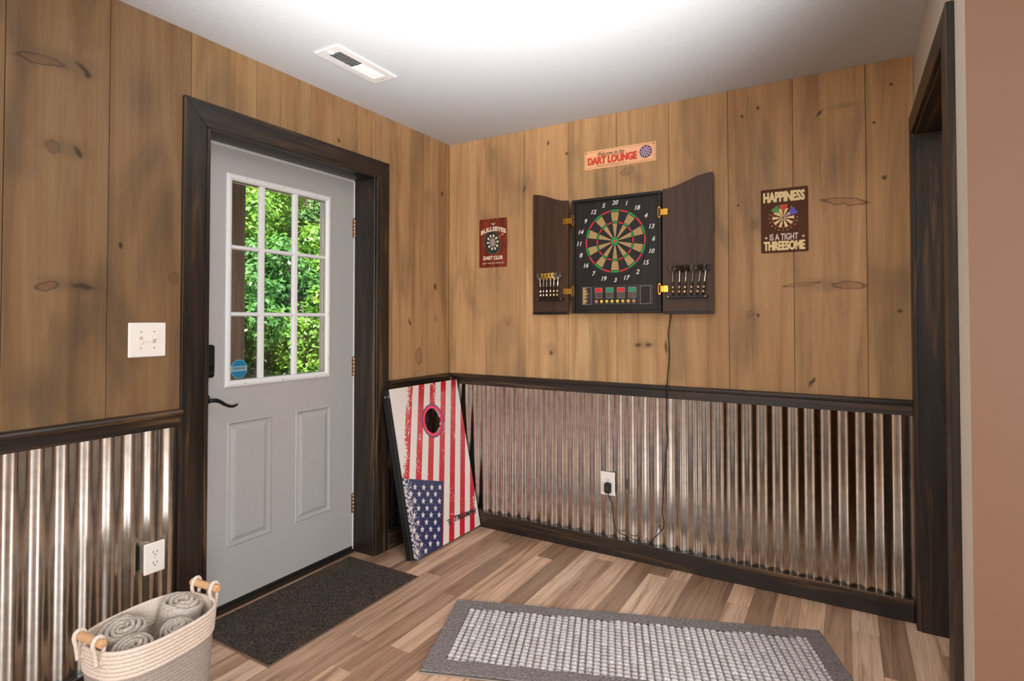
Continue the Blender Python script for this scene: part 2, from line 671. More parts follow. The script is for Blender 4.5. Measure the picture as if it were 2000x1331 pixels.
M_metal = m_metal()
M_door = flat('door_grey_paint', (172, 167, 163), 0.42, noise=0.02, nscale=40)
M_lite = flat('lite_frame_white', (230, 228, 226), 0.38)
M_black = flat('black_metal', (20, 21, 20), 0.38, 0.3)
M_rubber = flat('black_rubber', (16, 15, 14), 0.7)
M_bronze = flat('bronze_threshold', (50, 42, 34), 0.45, 0.6)
M_brass_hinge = flat('door_hinge_nickel', (176, 150, 128), 0.35, 0.9)
M_white_plastic = flat('white_plastic', (238, 229, 220), 0.35)
M_slot = flat('socket_slot_dark', (52, 36, 28), 0.7)
M_screw = flat('screw_steel', (190, 180, 168), 0.35, 0.8)


def m_glass():
    m = NT('window_glass')
    m.t.nodes.remove(m.b)
    out = [n for n in m.t.nodes if n.type == 'OUTPUT_MATERIAL'][0]
    tr = m.n('ShaderNodeBsdfTransparent')
    tr.inputs[0].default_value = (0.97, 0.985, 0.975, 1)
    gl = m.n('ShaderNodeBsdfGlossy')
    gl.inputs['Roughness'].default_value = 0.02
    fr = m.n('ShaderNodeFresnel')
    fr.inputs[0].default_value = 1.35
    mx = m.n('ShaderNodeMixShader')
    m.l(fr.outputs[0], mx.inputs[0])
    m.l(tr.outputs[0], mx.inputs[1])
    m.l(gl.outputs[0], mx.inputs[2])
    m.l(mx.outputs[0], out.inputs[0])
    return m.m


M_glass = m_glass()

# ================================================================== STRUCTURE
H = 2.44
XR = 2.50

# floor: slab under everything + individual planks where they can be seen
fb = MB()
fb.box(-0.2, 5.5, -6.0, 0.12, -0.06, -0.004)
floor = structure('floor', fb, M_floor_base, 'wood plank floor of mixed light and dark brown strips', 'floor')

# extended flooring behind the camera (not split, out of view)
fx = MB()
fx.box(-0.02, 5.4, -6.0, -2.305, -0.004, 0.0)
fx.box(2.7, 5.4, -2.3, 0.0, -0.004, 0.0)
fo = part('floor_strip', fx, M_floor, floor)
fo['kind'] = 'stuff'
fo.color = (0.42, 0.34, 0.29, 1)  # unseen floor darkened in colour, as though shaded, to tone down metal reflections
tones = [(1.0, 0.97, 0.95), (0.92, 0.86, 0.82), (0.74, 0.66, 0.61), (0.60, 0.51, 0.45), (0.46, 0.38, 0.33), (0.84, 0.74, 0.67), (1.0, 0.91, 0.84), (0.54, 0.46, 0.41)]
rngf = random.Random(21)
sw = 0.0985
edge = 2.443 + 3 * sw
strips = []
while edge > -0.18:
    strips.append((edge - sw, edge))
    edge -= sw
last = None
for (a, b) in strips:
    a2 = max(a, -0.165)
    y = 0.0 - rngf.uniform(0.08, 0.95)
    ys = [0.0]
    while y > -2.3:
        ys.append(y)
        y -= rngf.choice([0.5, 0.7, 0.9, 1.15, 1.3]) * rngf.uniform(0.85, 1.15)
    ys.append(-2.3)
    for y1, y0 in zip(ys[:-1], ys[1:]):
        if y1 - y0 < 0.02:
            continue
        k = rngf.choice([t for t in tones if t != last])
        last = k
        part('plank', MB().cbox(a2 + 0.0003, b - 0.0003, y0 + 0.0003, y1 - 0.0003, -0.004, 0.0, 0.0006), M_floor, floor, color=k)

# ceiling
structure('ceiling', MB().box(-0.2, 5.5, -6.0, 0.12, H, H + 0.1), M_ceil, 'smooth white painted ceiling', 'ceiling')

# left wall with the door opening
DY0, DY1 = -1.635, -0.66      # rough opening
DZ = 2.095
wl = MB()
wl.box(-0.2, -0.018, -6.0, DY0, 0, H)
wl.box(-0.2, -0.018, DY1, 0.12, 0, H)
wl.box(-0.2, -0.018, DY0, DY1, DZ, H)
wall_left = structure('wall_left', wl, M_backer, 'wood plank wall with grey door and metal wainscot', 'wall')
wb = MB()
wb.box(-0.018, 3.7, 0.018, 0.12, 0, H)
wall_back = structure('wall_back', wb, M_backer, 'wood plank wall holding the dart cabinet above metal wainscot', 'wall')

# vertical planks
rw = random.Random(5)


def tint(lo=0.9, hi=1.06):
    k = rw.uniform(lo, hi)
    return (k * rw.uniform(0.985, 1.015), k, k * rw.uniform(0.97, 1.02))


PZ0 = 0.90
left_edges = [0.0, -0.256, -0.532, -0.808, -1.117, -1.41, -1.701, -1.99, -2.28, -2.57, -2.86, -3.15]
for y1, y0 in zip(left_edges[:-1], left_edges[1:]):
    zlo = PZ0
    a, b = y0 + 0.0008, y1 - 0.0008
    mb = MB()
    # planks cut around the door casing
    if b <= -1.66 or a >= -0.66:
        mb.cbox(-0.018, 0.0, a, b, PZ0, H, 0.0015)
    elif a < -1.66 < b:
        mb.cbox(-0.018, 0.0, a, -1.66, PZ0, H, 0.0015)
        mb.cbox(-0.018, 0.0, -1.6602, b, 2.10, H, 0.0015)
    elif a < -0.66 < b:
        mb.cbox(-0.018, 0.0, -0.66, b, PZ0, H, 0.0015)
        mb.cbox(-0.018, 0.0, a, -0.6602, 2.10, H, 0.0015)
    else:
        mb.cbox(-0.018, 0.0, a, b, 2.10, H, 0.0015)
    k = 0.38 if b < -1.65 else (0.55 if b < -0.7 else 0.76)  # redder, darker stain leftwards; the weaker light there is also put into it
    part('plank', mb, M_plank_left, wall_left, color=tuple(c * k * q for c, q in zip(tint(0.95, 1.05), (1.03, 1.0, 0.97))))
back_edges = [0.0, 0.285, 0.572, 0.858, 1.15, 1.44, 1.736, 2.028, 2.322, 2.5]
for x0, x1 in zip(back_edges[:-1], back_edges[1:]):
    part('plank', MB().cbox(x0 + 0.0008, x1 - 0.0008, 0.0, 0.018, PZ0, H, 0.0015), M_plank_back, wall_back, color=tint(0.94, 1.06))

# thin dark joint between wall top and ceiling
# corrugated sheets
PER = 0.0678
AMP = 0.0060


def sheet(u0, u1, z0, z1, kind, phase=0.0, lift=0.0):
    nseg = max(8, int((u1 - u0) / PER * 14))
    vs, fs = [], []
    for i in range(nseg + 1):
        u = u0 + (u1 - u0) * i / nseg
        d = -0.0055 + AMP * math.cos(2 * PI * (u + phase) / PER) + lift
        for z in (z0, z1):
            for t in (0.0, -0.0007):
                if kind == 'back':
                    vs.append((u, -(d + t), z))
                else:
                    vs.append((d + t, u, z))
    m0 = len(vs)
    vs = vs + vs            # separate rim vertices keep the shading of the faces upright
    for i in range(nseg):
        a, b = i * 4, (i + 1) * 4
        fs.append((a, b, b + 2, a + 2))
        fs.append((a + 1, a + 3, b + 3, b + 1))
        fs.append((m0 + a + 2, m0 + b + 2, m0 + b + 3, m0 + a + 3))
        fs.append((m0 + a, m0 + a + 1, m0 + b + 1, m0 + b))
    mb = MB()
    mb.add(vs, fs)
    return mb


def add_sheets(u0, u1, kind, parent):
    w = PER * 9
    u = u0
    k = 0
    while u < u1 - 0.01:
        e = min(u + w + PER * 0.5, u1)
        part('corrugated_sheet', sheet(u, e, 0.0955, 0.892, kind, 0.0, 0.0009 * (k % 2)), M_metal, parent, smooth=True)
        u += w
        k += 1


add_sheets(0.004, 2.478, 'back', wall_back)
add_sheets(-0.578, -0.004, 'left', wall_left)
add_sheets(-3.15, -1.737, 'left', wall_left)

# baseboards
structure('baseboard_back', MB().cbox(0.021, 2.479, -0.02, 0.018, 0.0, 0.095, 0.003), M_trim_x, 'dark stained baseboard under the metal wainscot of the dart wall', 'baseboard')
bl = MB()
bl.cbox(-0.018, 0.02, -0.578, -0.0205, 0.0, 0.095, 0.003)
bl.cbox(-0.018, 0.02, -3.15, -1.737, 0.0, 0.095, 0.003)
structure('baseboard_left', bl, M_trim_y, 'dark stained baseboard along the door wall', 'baseboard')

# chair rail
rail_prof = [(0.0, 0.879), (0.012, 0.879), (0.012, 0.923), (0.028, 0.923), (0.032, 0.927), (0.033, 0.936), (0.029, 0.943), (0.02, 0.9465), (0.0, 0.947)]
rb = MB()
rb.prism(rail_prof, lambda u, v, w: (w, -u, v), 0.034, 2.479)
structure('trim_1', rb, M_trim_x, 'dark stained chair rail below the dart cabinet', 'chair rail')
rl = MB()
rl.prism(rail_prof, lambda u, v, w: (u, w, v), -0.5785, -0.0)
structure('trim_2', rl, M_trim_y, 'short dark chair rail between the door and the corner', 'chair rail')
rl2 = MB()
rl2.prism(rail_prof, lambda u, v, w: (u, w, v), -3.15, -1.737)
structure('trim_3', rl2, M_trim_y, 'dark chair rail under the light switch', 'chair rail')

# door casing and jambs
CX = 0.015
IN0, IN1, OUT0, OUT1 = -1.645, -0.676, -1.736, -0.579
ZI, ZO = 2.076, 2.176
t4 = thing('trim_4', 'dark stained wood casing around the grey entry door', 'door casing', (0, OUT0, 0), kind='structure')


def casing_prism(poly, lo, hi, wall='left'):
    mb = MB()
    if wall == 'left':
        mb.prism(poly, lambda u, v, w: (w, u, v), lo, hi)
    else:
        mb.prism(poly, lambda u, v, w: (w, u, v), lo, hi)
    bm = bmesh.new()
    me = mb.mesh('tmp')
    bm.from_mesh(me)
    bmesh.ops.recalc_face_normals(bm, faces=list(bm.faces))
    bmesh.ops.bevel(bm, geom=list(bm.edges), offset=0.0018, segments=1, affect='EDGES')
    bm.to_mesh(me)
    bm.free()
    return me


g = 0.0006
part('casing_leg', casing_prism([(OUT0, 0), (IN0, 0), (IN0, ZI - g), (OUT0, ZO - g)], -0.0178, CX), M_trim_z, t4)
part('casing_leg', casing_prism([(OUT1, 0), (IN1, 0), (IN1, ZI - g), (OUT1, ZO - g)], -0.0178, CX), M_trim_z, t4)
part('casing_head', casing_prism([(OUT0 + g, ZO), (IN0 + g, ZI), (IN1 - g, ZI), (OUT1 - g, ZO)], -0.0178, CX), M_trim_y, t4)
part('jamb', MB().cbox(-0.145, 0.006, -1.638, -1.622, 0.0, ZI + 0.004, 0.002), M_trim_z, t4)
part('jamb', MB().cbox(-0.145, 0.006, -0.688, -0.672, 0.0, ZI + 0.004, 0.002), M_trim_z, t4)
# head jamb: rounded bead board
hp = [(-0.145, 0.018), (-0.145, 0.004), (-0.11, -0.001), (-0.07, -0.006), (-0.04, -0.004), (-0.015, 0.002), (0.006, 0.006), (0.006, 0.018)]
part('head_jamb', MB().prism(hp, lambda u, v, w: (u, w, ZI + v), -1.6215, -0.6885), M_trim_y, t4, smooth=True, angle=40)
part('door_stop', MB().box(-0.152, -0.1455, -0.686, -0.6785, 0.0, 2.068), M_lite, t4)
part('door_stop', MB().box(-0.152, -0.1455, -1.6785 + 0.05, -1.62, 2.07, 2.0775), M_lite, t4)
part('head_frame', MB().box(-0.199, -0.1525, -1.634, -0.661, 2.0695, 2.0945), M_lite, t4)
part('side_frame', MB().box(-0.199, -0.1525, -0.6905, -0.661, 0.0, 2.069), M_lite, t4)
part('side_frame', MB().box(-0.199, -0.1525, -1.634, -1.616, 0.0, 2.069), M_lite, t4)
tg = thing('trim_5', 'bronze threshold strip under the grey door', 'threshold', (-0.17, -1.15, 0), kind='structure')
part('sill', MB().cbox(-0.2, -0.128, -1.6155, -0.691, 0.0, 0.016, 0.004), M_bronze, tg)

# ------------------------------------------------------------ right wall, opening, tan wall
JY0, JY1 = -0.97, -0.078
wr = MB()
wr.box(XR, 2.62, -0.075, 0.018, 0, H)
wr.box(XR, 2.62, -1.205, -0.975, 0, H)
wr.box(XR, 2.62, -0.975, -0.075, 2.085, H)
wall_right = structure('wall_right', wr, M_paint, 'pale greige wall around the dark framed opening', 'wall')
wt = MB()
wt.box(2.6203, 5.5, -1.205, -1.085, 0, H)
structure('wall_tan', wt, M_tan, 'tan brown painted wall at the edge of the picture', 'wall')
wtan2 = MB()
wtan2.box(XR + 0.0005, 2.6202, -1.2065, -1.2052, 0, H)
part('paint_return', wtan2, M_tan, wall_right)
t6 = thing('trim_6', 'dark stained wood casing and jamb of the side opening', 'casing', (2.5, -0.5, 0), kind='structure')
RX0, RX1 = 2.480, 2.4998
part('casing_leg', casing_prism([(-0.0008, 0), (-0.082, 0), (-0.082, 2.08 - g), (-0.0008, 2.164 - g)], RX0, RX1), M_trim_z, t6)
part('casing_leg', casing_prism([(-1.058, 0), (-0.968, 0), (-0.968, 2.08 - g), (-1.058, 2.164 - g)], RX0, RX1), M_trim_z, t6)
part('casing_head', casing_prism([(-1.058 + g, 2.164), (-0.968 + g, 2.08), (-0.082 - g, 2.08), (-0.0008 - g, 2.164)], RX0, RX1), M_trim_y, t6)
part('jamb', MB().cbox(2.494, 2.626, -0.0875, -0.0755, 0, 2.084, 0.002), M_trim_z, t6)
part('jamb', MB().cbox(2.494, 2.626, -0.9745, -0.9625, 0, 2.084, 0.002), M_trim_z, t6)
part('head_jamb', MB().cbox(2.494, 2.626, -0.962, -0.088, 2.070, 2.0848, 0.002), M_trim_y, t6)

# hall beyond the opening and the room behind the camera
structure('wall_hall', MB().box(3.7, 3.8, -1.08, 0.018, 0, H), M_tan, 'far wall of the hall beyond the opening', 'wall')


def wall_with_window(mb, axis, c0, c1, a0, a1, w0, w1, z0, z1):
    """slab between c0..c1 on axis, spanning a0..a1, with an opening w0..w1 x z0..z1"""
    def bx(p0, p1, q0, q1):
        if axis == 'y':
            mb.box(p0, p1, c0, c1, q0, q1)
        else:
            mb.box(c0, c1, p0, p1, q0, q1)
    bx(a0, w0, 0, H)
    bx(w1, a1, 0, H)
    bx(w0, w1, 0, z0)
    bx(w0, w1, z1, H)


m1 = MB()
wall_with_window(m1, 'y', -6.1, -6.0, -0.2, 5.5, 0.0, 2.0, 0.8, 2.2)
structure('wall_rear', m1, M_tan, 'tan wall behind the viewpoint', 'wall')
m2 = MB()
wall_with_window(m2, 'x', 5.5, 5.6, -6.1, 0.12, -5.2, -3.4, 0.8, 2.2)
structure('wall_far_right', m2, M_tan, 'tan wall of the adjoining room', 'wall')

# ================================================================== DOOR
d1 = thing('door_1', 'grey entry door with nine-pane window and lever handle', 'door', (-0.15, -1.155, 0), kind='structure')
DX = -0.15
dy0, dy1, dz0, dz1 = -1.615, -0.6915, 0.018, 2.0685
LY0, LY1, LZ0, LZ1 = -1.457, -0.862, 0.988, 1.954      # lite frame outer
gy0, gy1, gz0, gz1 = LY0 + 0.03, LY1 - 0.03, LZ0 + 0.03, LZ1 - 0.03
sl = MB()
sl.box(DX - 0.044, DX, dy0, gy0, gz0, dz1)
sl.box(DX - 0.044, DX, gy1, dy1, gz0, dz1)
sl.box(DX - 0.044, DX, gy0, gy1, gz1, dz1)
# below the lite: slab with two embossed panels
PAN = [(-1.440, -1.210, 0.270, 0.831), (-1.075, -0.847, 0.270, 0.831)]
sl.box(DX - 0.044, DX - 0.009, dy0, dy1, dz0, gz0)
sl.box(DX - 0.009, DX, dy0, dy1, dz0, PAN[0][2])
sl.box(DX - 0.009, DX, dy0, dy1, PAN[0][3], gz0)
for yy0, yy1 in ((dy0, PAN[0][0]), (PAN[0][1], PAN[1][0]), (PAN[1][1], dy1)):
    sl.box(DX - 0.009, DX, yy0, yy1, PAN[0][2], PAN[0][3])
part('slab', sl, M_door, d1)


def raised_panel(y0, y1, z0, z1):
    """embossed door panel: groove, sloping field, raised centre"""
    mb = MB()
    steps = [(0.0, 0.0), (0.006, 0.0035), (0.013, -0.0075), (0.022, -0.0075), (0.042, 0.0005), (0.044, 0.0005)]
    rings = []
    for ins, h in steps:
        rings.append([(DX + h, y0 + ins, z0 + ins), (DX + h, y1 - ins, z0 + ins), (DX + h, y1 - ins, z1 - ins), (DX + h, y0 + ins, z1 - ins)])
    vs = [p for r in rings for p in r]
    fs = []
    for k in range(len(rings) - 1):
        for i in range(4):
            j = (i + 1) % 4
            fs.append((k * 4 + i, k * 4 + j, k * 4 + 4 + j, k * 4 + 4 + i))
    k = (len(rings) - 1) * 4
    fs.append((k, k + 1, k + 2, k + 3))
    return mb.add(vs, fs)


for p in PAN:
    part('raised_panel', raised_panel(*p), M_door, d1)

# lite frame: moulded border
fp = [(0.0, 0.0), (0.0, 0.006), (0.006, 0.0105), (0.014, 0.0125), (0.022, 0.010), (0.029, 0.0035), (0.030, -0.012), (0.030, -0.02), (0.0, 0.0)]
lf = MB()
rings = []
for ins, h in fp[:-1]:
    rings.append([(DX + h, LY0 + ins, LZ0 + ins), (DX + h, LY1 - ins, LZ0 + ins), (DX + h, LY1 - ins, LZ1 - ins), (DX + h, LY0 + ins, LZ1 - ins)])
vs = [p for r in rings for p in r]
fs = []
for k in range(len(rings) - 1):
    for i in range(4):
        j = (i + 1) % 4
        fs.append((k * 4 + i, k * 4 + j, k * 4 + 4 + j, k * 4 + 4 + i))
lf.add(vs, fs)
lite = part('window_frame', lf, M_lite, d1)
lite['label'] = 'white moulded frame of the door window'
# screw plugs on the frame
for (yy, zz) in [(-1.36, LZ1 - .012), (-1.16, LZ1 - .012), (-0.96, LZ1 - .012), (-1.36, LZ0 + .012), (-1.16, LZ0 + .012), (-0.96, LZ0 + .012), (LY1 - .012, 1.85), (LY1 - .012, 1.62), (LY1 - .012, 1.32), (LY1 - .012, 1.08)]:
    part('screw_cap', MB().lathe([(0.0035, 0), (0.003, 0.001)], Matrix.Translation((DX + 0.0118, yy, zz)) @ Matrix.Rotation(PI / 2, 4, 'Y'), 8), M_screw, d1)
vmun = [-1.2695, -1.0805]
hmun = [1.622, 1.317]


def muntin(vert, c):
    mb = MB()
    prof = [(-0.0155, -0.014), (-0.0155, -0.004), (-0.008, 0.004), (0.008, 0.004), (0.0155, -0.004), (0.0155, -0.014)]
    if vert:
        mb.prism(prof, lambda u, v, w: (DX + v, c + u, w), gz0, gz1)
    else:
        mb.prism([(u * 0.62, v) for u, v in prof], lambda u, v, w: (DX + v - 0.0005, w, c + u), gy0, gy1)
    return mb


for c in vmun:
    part('muntin', muntin(True, c), M_lite, d1)
for c in hmun:
    part('muntin', muntin(False, c), M_lite, d1)
yb = [gy0, vmun[0], vmun[1], gy1]
zb = [gz0, hmun[1], hmun[0], gz1]
for i in range(3):
    for j in range(3):
        part('pane', MB().box(DX - 0.0195, DX - 0.0155, yb[i] + 0.0005, yb[i + 1] - 0.0005, zb[j] + 0.0005, zb[j + 1] - 0.0005), M_glass, d1)
# octagonal security decal on the lowest left pane
M_decal = flat('decal_blue', (20, 110, 150), 0.4)
M_decal_band = flat('decal_grey_band', (126, 156, 166), 0.4)
M_decal_ink = flat('decal_ink', (70, 96, 110), 0.5)
octp = [(0.0445 * math.cos(PI / 8 + i * PI / 4), 0.0455 * math.sin(PI / 8 + i * PI / 4)) for i in range(8)]
dc = part('decal', flatpoly(octp, 0.0006), M_decal, d1, world=False, loc=Vector((DX - 0.015, -1.3745, 1.066)) - d1.location, rot=FACE_LEFT)
dc['label'] = 'blue octagonal security sticker with a grey band'
octr = MB()
for i in range(8):
    p, q = octp[i], octp[(i + 1) % 8]
    octr.add([(p[0], p[1], 0.0004), (q[0], q[1], 0.0004), (q[0] * .93, q[1] * .93, 0.0012), (p[0] * .93, p[1] * .93, 0.0012)], [(0, 1, 2, 3)])
part('border', octr, M_decal_band, dc, world=False)
part('band', flatpoly([(-0.039, -0.011), (0.039, -0.011), (0.039, 0.013), (-0.039, 0.013)], 0.0011), M_decal_band, dc, world=False)
ink = MB()
for i in range(7):
    ink.box(-0.03 + i * 0.0088, -0.03 + i * 0.0088 + 0.0052, -0.003, 0.0085, 0.0011, 0.0015)
part('print', ink, M_decal_ink, dc, world=False)

# hinges
for zc in (1.807, 1.029, 0.266):
    hb = MB()
    hb.box(DX - 0.002, DX + 0.0015, -0.7005, -0.6925, zc - 0.052, zc + 0.052)
    for k in range(5):
        hb.lathe([(0.0052, -0.0098), (0.006, -0.0085), (0.006, 0.0085), (0.0052, 0.0098)], Matrix.Translation((DX + 0.0065, -0.6905, zc - 0.0416 + k * 0.0208)), 10)
    hb.lathe([(0.003, 0), (0.0045, 0.003), (0.002, 0.007)], Matrix.Translation((DX + 0.0065, -0.6905, zc + 0.052)), 8)
    part('hinge', hb, M_brass_hinge, d1, smooth=True, angle=40)
# keypad deadbolt
lk = MB()
lk.prism(rrect(0.066, 0.142, 0.012), lambda u, v, w: (w, -1.548 + u, 1.112 + v), DX, DX + 0.022)
lock = part('deadbolt', lk, M_black, d1)
lock['label'] = 'black keypad deadbolt above the lever'
part('keypad_cover', MB().prism(rrect(0.05, 0.085, 0.008), lambda u, v, w: (w, -1.548 + u, 1.135 + v), DX + 0.0222, DX + 0.028), flat('keypad_gloss', (28, 34, 30), 0.15), d1)
part('thumb_turn', MB().cbox(DX + 0.0222, DX + 0.04, -1.572, -1.524, 1.055, 1.068, 0.004), M_black, d1)
# lever handle
lv = MB()
MX = Matrix.Rotation(PI / 2, 4, 'Y')
lv.lathe([(0.034, 0.0), (0.034, 0.004), (0.030, 0.009), (0.018, 0.012), (0.0125, 0.016), (0.012, 0.045), (0.010, 0.05)], Matrix.Translation((DX, -1.556, 0.945)) @ MX, 28)
path = [(DX + 0.045, -1.558, 0.945), (DX + 0.05, -1.545, 0.946), (DX + 0.052, -1.525, 0.945), (DX + 0.052, -1.505, 0.936), (DX + 0.052, -1.485, 0.922), (DX + 0.052, -1.465, 0.912), (DX + 0.053, -1.447, 0.909), (DX + 0.054, -1.432, 0.913), (DX + 0.054, -1.424, 0.918)]
hl = part('lever_handle', lv, M_black, d1, smooth=True, angle=35)
hl['label'] = 'black wave-shaped lever handle'
part('lever', MB().tube(path, [0.009, 0.0095, 0.009, 0.0078, 0.007, 0.0065, 0.006, 0.005, 0.0025], 10), M_black, hl, world=False, smooth=True)
part('sweep', MB().box(DX - 0.03, DX + 0.002, dy0, dy1, 0.0165, 0.03), M_rubber, d1)

# ================================================================== OUTSIDE
M_ground = flat('outside_ground', (120, 112, 84), 0.9, noise=0.4, nscale=3)
M_deck = flat('porch_deck', (196, 190, 180), 0.8, noise=0.1, nscale=20)
structure('ground', MB().add([(-0.25, -12, -0.3), (-0.25, 30, -0.3), (-4.0, 30, -0.3), (-4.0, -12, -0.3), (-24, 30, 11.0), (-24, -12, 11.0)], [(0, 1, 2, 3), (3, 2, 4, 5)]), M_ground, 'wooded hillside rising beyond the porch', 'hillside')
structure('porch_floor', MB().box(-2.2, -0.205, -4, 3, -0.2, -0.03), M_deck, 'pale porch floor outside the door', 'porch')
structure('porch_roof', MB().box(-2.5, -0.205, -4, 4, 2.98, 3.1), flat('porch_ceiling', (150, 140, 128), 0.8), 'porch roof over the door', 'roof')
M_post = stained('porch_post_wood', 'z', (84, 62, 48), (108, 84, 66), (134, 106, 84), 0.7, 0.3, 0.7)
post = part('porch_post', MB().cbox(-2.07, -1.93, -0.285, -0.146, -0.03, 2.979, 0.006), M_post, None)
tag(post, 'brown wooden porch post seen through the door window', 'post')


def m_leaf(name, a, b):
    m = NT(name)
    P = m.pos()
    f = m.noise(P, 2.2, 3.0)
    f2 = m.noise(P, 19.0, 2.0)
    col = m.ramp(m.math('ADD', m.math('MULTIPLY', f, 0.6), m.math('MULTIPLY', f2, 0.4)), [(0.36, lin(a)), (0.62, lin(b))])
    m.set(**{'Base Color': col, 'Roughness': 0.45})
    tl = m.n('ShaderNodeBsdfTranslucent')
    m.l(col, tl.inputs['Color'])
    mx = m.n('ShaderNodeMixShader')
    mx.inputs[0].default_value = 0.3
    out = [n for n in m.t.nodes if n.type == 'OUTPUT_MATERIAL'][0]
    m.l(m.b.outputs[0], mx.inputs[1])
    m.l(tl.outputs[0], mx.inputs[2])
    m.l(mx.outputs[0], out.inputs[0])
    return m.m


LEAF = [m_leaf('leaf_green', (52, 100, 34), (140, 190, 66)), m_leaf('leaf_dark', (36, 84, 40), (104, 160, 76)), m_leaf('leaf_yellow', (108, 146, 42), (206, 218, 104))]
M_bark = stained('bark', 'z', (52, 44, 38), (82, 72, 62), (120, 108, 94), 0.9, 0.3, 0.7)


def leaves(center, radii, n, rs, size):
    """numpy leaf quads scattered through lumpy ellipsoids"""
    nb = 26
    bc = rs.normal(size=(nb, 3))
    bc /= np.linalg.norm(bc, axis=1)[:, None]
    bc *= rs.uniform(0.35, 0.95, (nb, 1))
    br = rs.uniform(0.22, 0.42, nb)
    k = rs.integers(0, nb, n)
    d = rs.normal(size=(n, 3))
    d /= np.linalg.norm(d, axis=1)[:, None]
    r = rs.uniform(0.45, 1.0, (n, 1)) ** 0.5
    p = (bc[k] + d * r * br[k][:, None]) * np.array(radii) + np.array(center)
    nrm = d + rs.normal(scale=0.45, size=(n, 3)) + np.array([0.25, 0, 0.5])
    nrm /= np.linalg.norm(nrm, axis=1)[:, None]
    a = np.cross(nrm, rs.normal(size=(n, 3)))
    a /= np.linalg.norm(a, axis=1)[:, None]
    b = np.cross(nrm, a)
    s = rs.uniform(0.6, 1.25, (n, 1)) * size
    v = np.stack([p - a * s, p + b * s * 0.5 + nrm * s * 0.1, p + a * s, p - b * s * 0.5 + nrm * s * 0.1], 1).reshape(-1, 3)
    f = np.arange(4 * n).reshape(-1, 4)
    me = bpy.data.meshes.new('foliage')
    me.vertices.add(4 * n)
    me.vertices.foreach_set('co', v.ravel())
    me.loops.add(4 * n)
    me.loops.foreach_set('vertex_index', f.ravel().astype(np.int32))
    me.polygons.add(n)
    me.polygons.foreach_set('loop_start', np.arange(0, 4 * n, 4, dtype=np.int32))
    me.polygons.foreach_set('loop_total', np.full(n, 4, dtype=np.int32))
    me.update(calc_edges=True)
    return me


def gz(x):
    return -0.3 if x > -4 else -0.3 + (-4 - x) * 11.3 / 20


# (x, y, crown centre height above ground, radii, leaves, leaf size, material)
TREES = [(-5.6, 2.1, 0.75, (0.8, 0.9, 0.95), 5200, 0.055, 1), (-6.3, 3.6, 0.8, (0.9, 1.0, 1.0), 5200, 0.055, 1), (-5.2, 3.2, 0.6, (0.7, 0.7, 0.75), 3600, 0.05, 0),
         (-7.6, 3.2, 1.2, (1.0, 1.1, 1.2), 6500, 0.06, 0), (-8.2, 5.2, 1.1, (1.1, 1.2, 1.2), 6500, 0.06, 0), (-9.6, 4.4, 1.3, (1.1, 1.2, 1.2), 6500, 0.065, 2),
         (-10.4, 6.6, 1.2, (1.2, 1.3, 1.2), 6500, 0.065, 2), (-11.8, 5.9, 1.4, (1.3, 1.4, 1.4), 7000, 0.07, 0), (-12.4, 8.6, 1.4, (1.4, 1.4, 1.4), 7000, 0.07, 1),
         (-14.2, 7.4, 1.8, (1.5, 1.7, 1.7), 7500, 0.08, 2), (-14.8, 10.4, 1.8, (1.5, 1.7, 1.7), 7500, 0.08, 0), (-17.0, 9.4, 2.2, (1.9, 2.0, 2.2), 8000, 0.09, 0),
         (-17.6, 12.8, 2.2, (1.9, 2.2, 2.2), 8000, 0.09, 2), (-20.0, 12.0, 2.4, (2.2, 2.6, 2.6), 8500, 0.1, 1), (-20.5, 15.6, 2.4, (2.2, 2.6, 2.6), 8500, 0.1, 0),
         (-8.9, 6.9, 0.9, (1.0, 1.0, 1.0), 5000, 0.06, 1), (-11.0, 9.0, 1.2, (1.1, 1.2, 1.2), 5500, 0.07, 0), (-7.2, 4.9, 0.7, (0.8, 0.8, 0.8), 4000, 0.055, 0),
         (-5.4, 0.9, 0.7, (0.8, 0.8, 0.85), 4200, 0.055, 0), (-7.4, 1.6, 1.0, (1.1, 1.1, 1.2), 5200, 0.06, 2), (-10.0, 2.4, 1.3, (1.3, 1.4, 1.4), 5600, 0.07, 0),
         (-5.0, 4.4, 0.6, (0.7, 0.8, 0.8), 3800, 0.055, 0), (-13.0, 4.4, 1.6, (1.6, 1.7, 1.7), 6000, 0.08, 1)]
rs = np.random.default_rng(3)
for i, (x, y, hc, rad, n, sz, mi) in enumerate(TREES):
    z0 = gz(x)
    t = thing('tree', 'leafy green tree on the hillside outside the door window', 'tree', (x, y, z0), 'trees on the hillside')
    me = leaves((0, 0, hc), rad, n, rs, sz)
    fo = part('foliage', me, LEAF[mi], t, world=False)
    fo['kind'] = 'stuff'
    part('trunk', MB().tube([(0, 0, -0.15), (0.03, 0.02, hc * 0.5), (0.0, 0.05, hc), (0.04, 0.0, hc + rad[2] * 0.6)], [0.07, 0.06, 0.045, 0.02], 8), M_bark, t, world=False, smooth=True)
for lab, b0, b1, r in (('thin pale tree trunk visible in the top middle pane', (-9.3, 5.25, 2.0), (-9.4, 5.35, 6.2), 0.05), ('leaning grey tree trunk visible in the top right pane', (-9.1, 6.65, 2.2), (-9.3, 6.15, 6.4), 0.075)):
    t = thing('tree', lab, 'tree', b0)
    mb = MB().tube([b0, tuple((a + b) / 2 + 0.03 for a, b in zip(b0, b1)), b1], [r * 1.2, r, r * 0.8], 9)
    part('trunk', mb, M_bark, t, smooth=True)
    c = Vector(b1) - Vector(b0)
    fo = part('foliage', leaves((c.x, c.y, c.z + 0.4), (0.9, 0.9, 0.7), 2600, rs, 0.07), LEAF[0], t, world=False)
    fo['kind'] = 'stuff'
M_wire = flat('wire_grey', (190, 196, 200), 0.5)
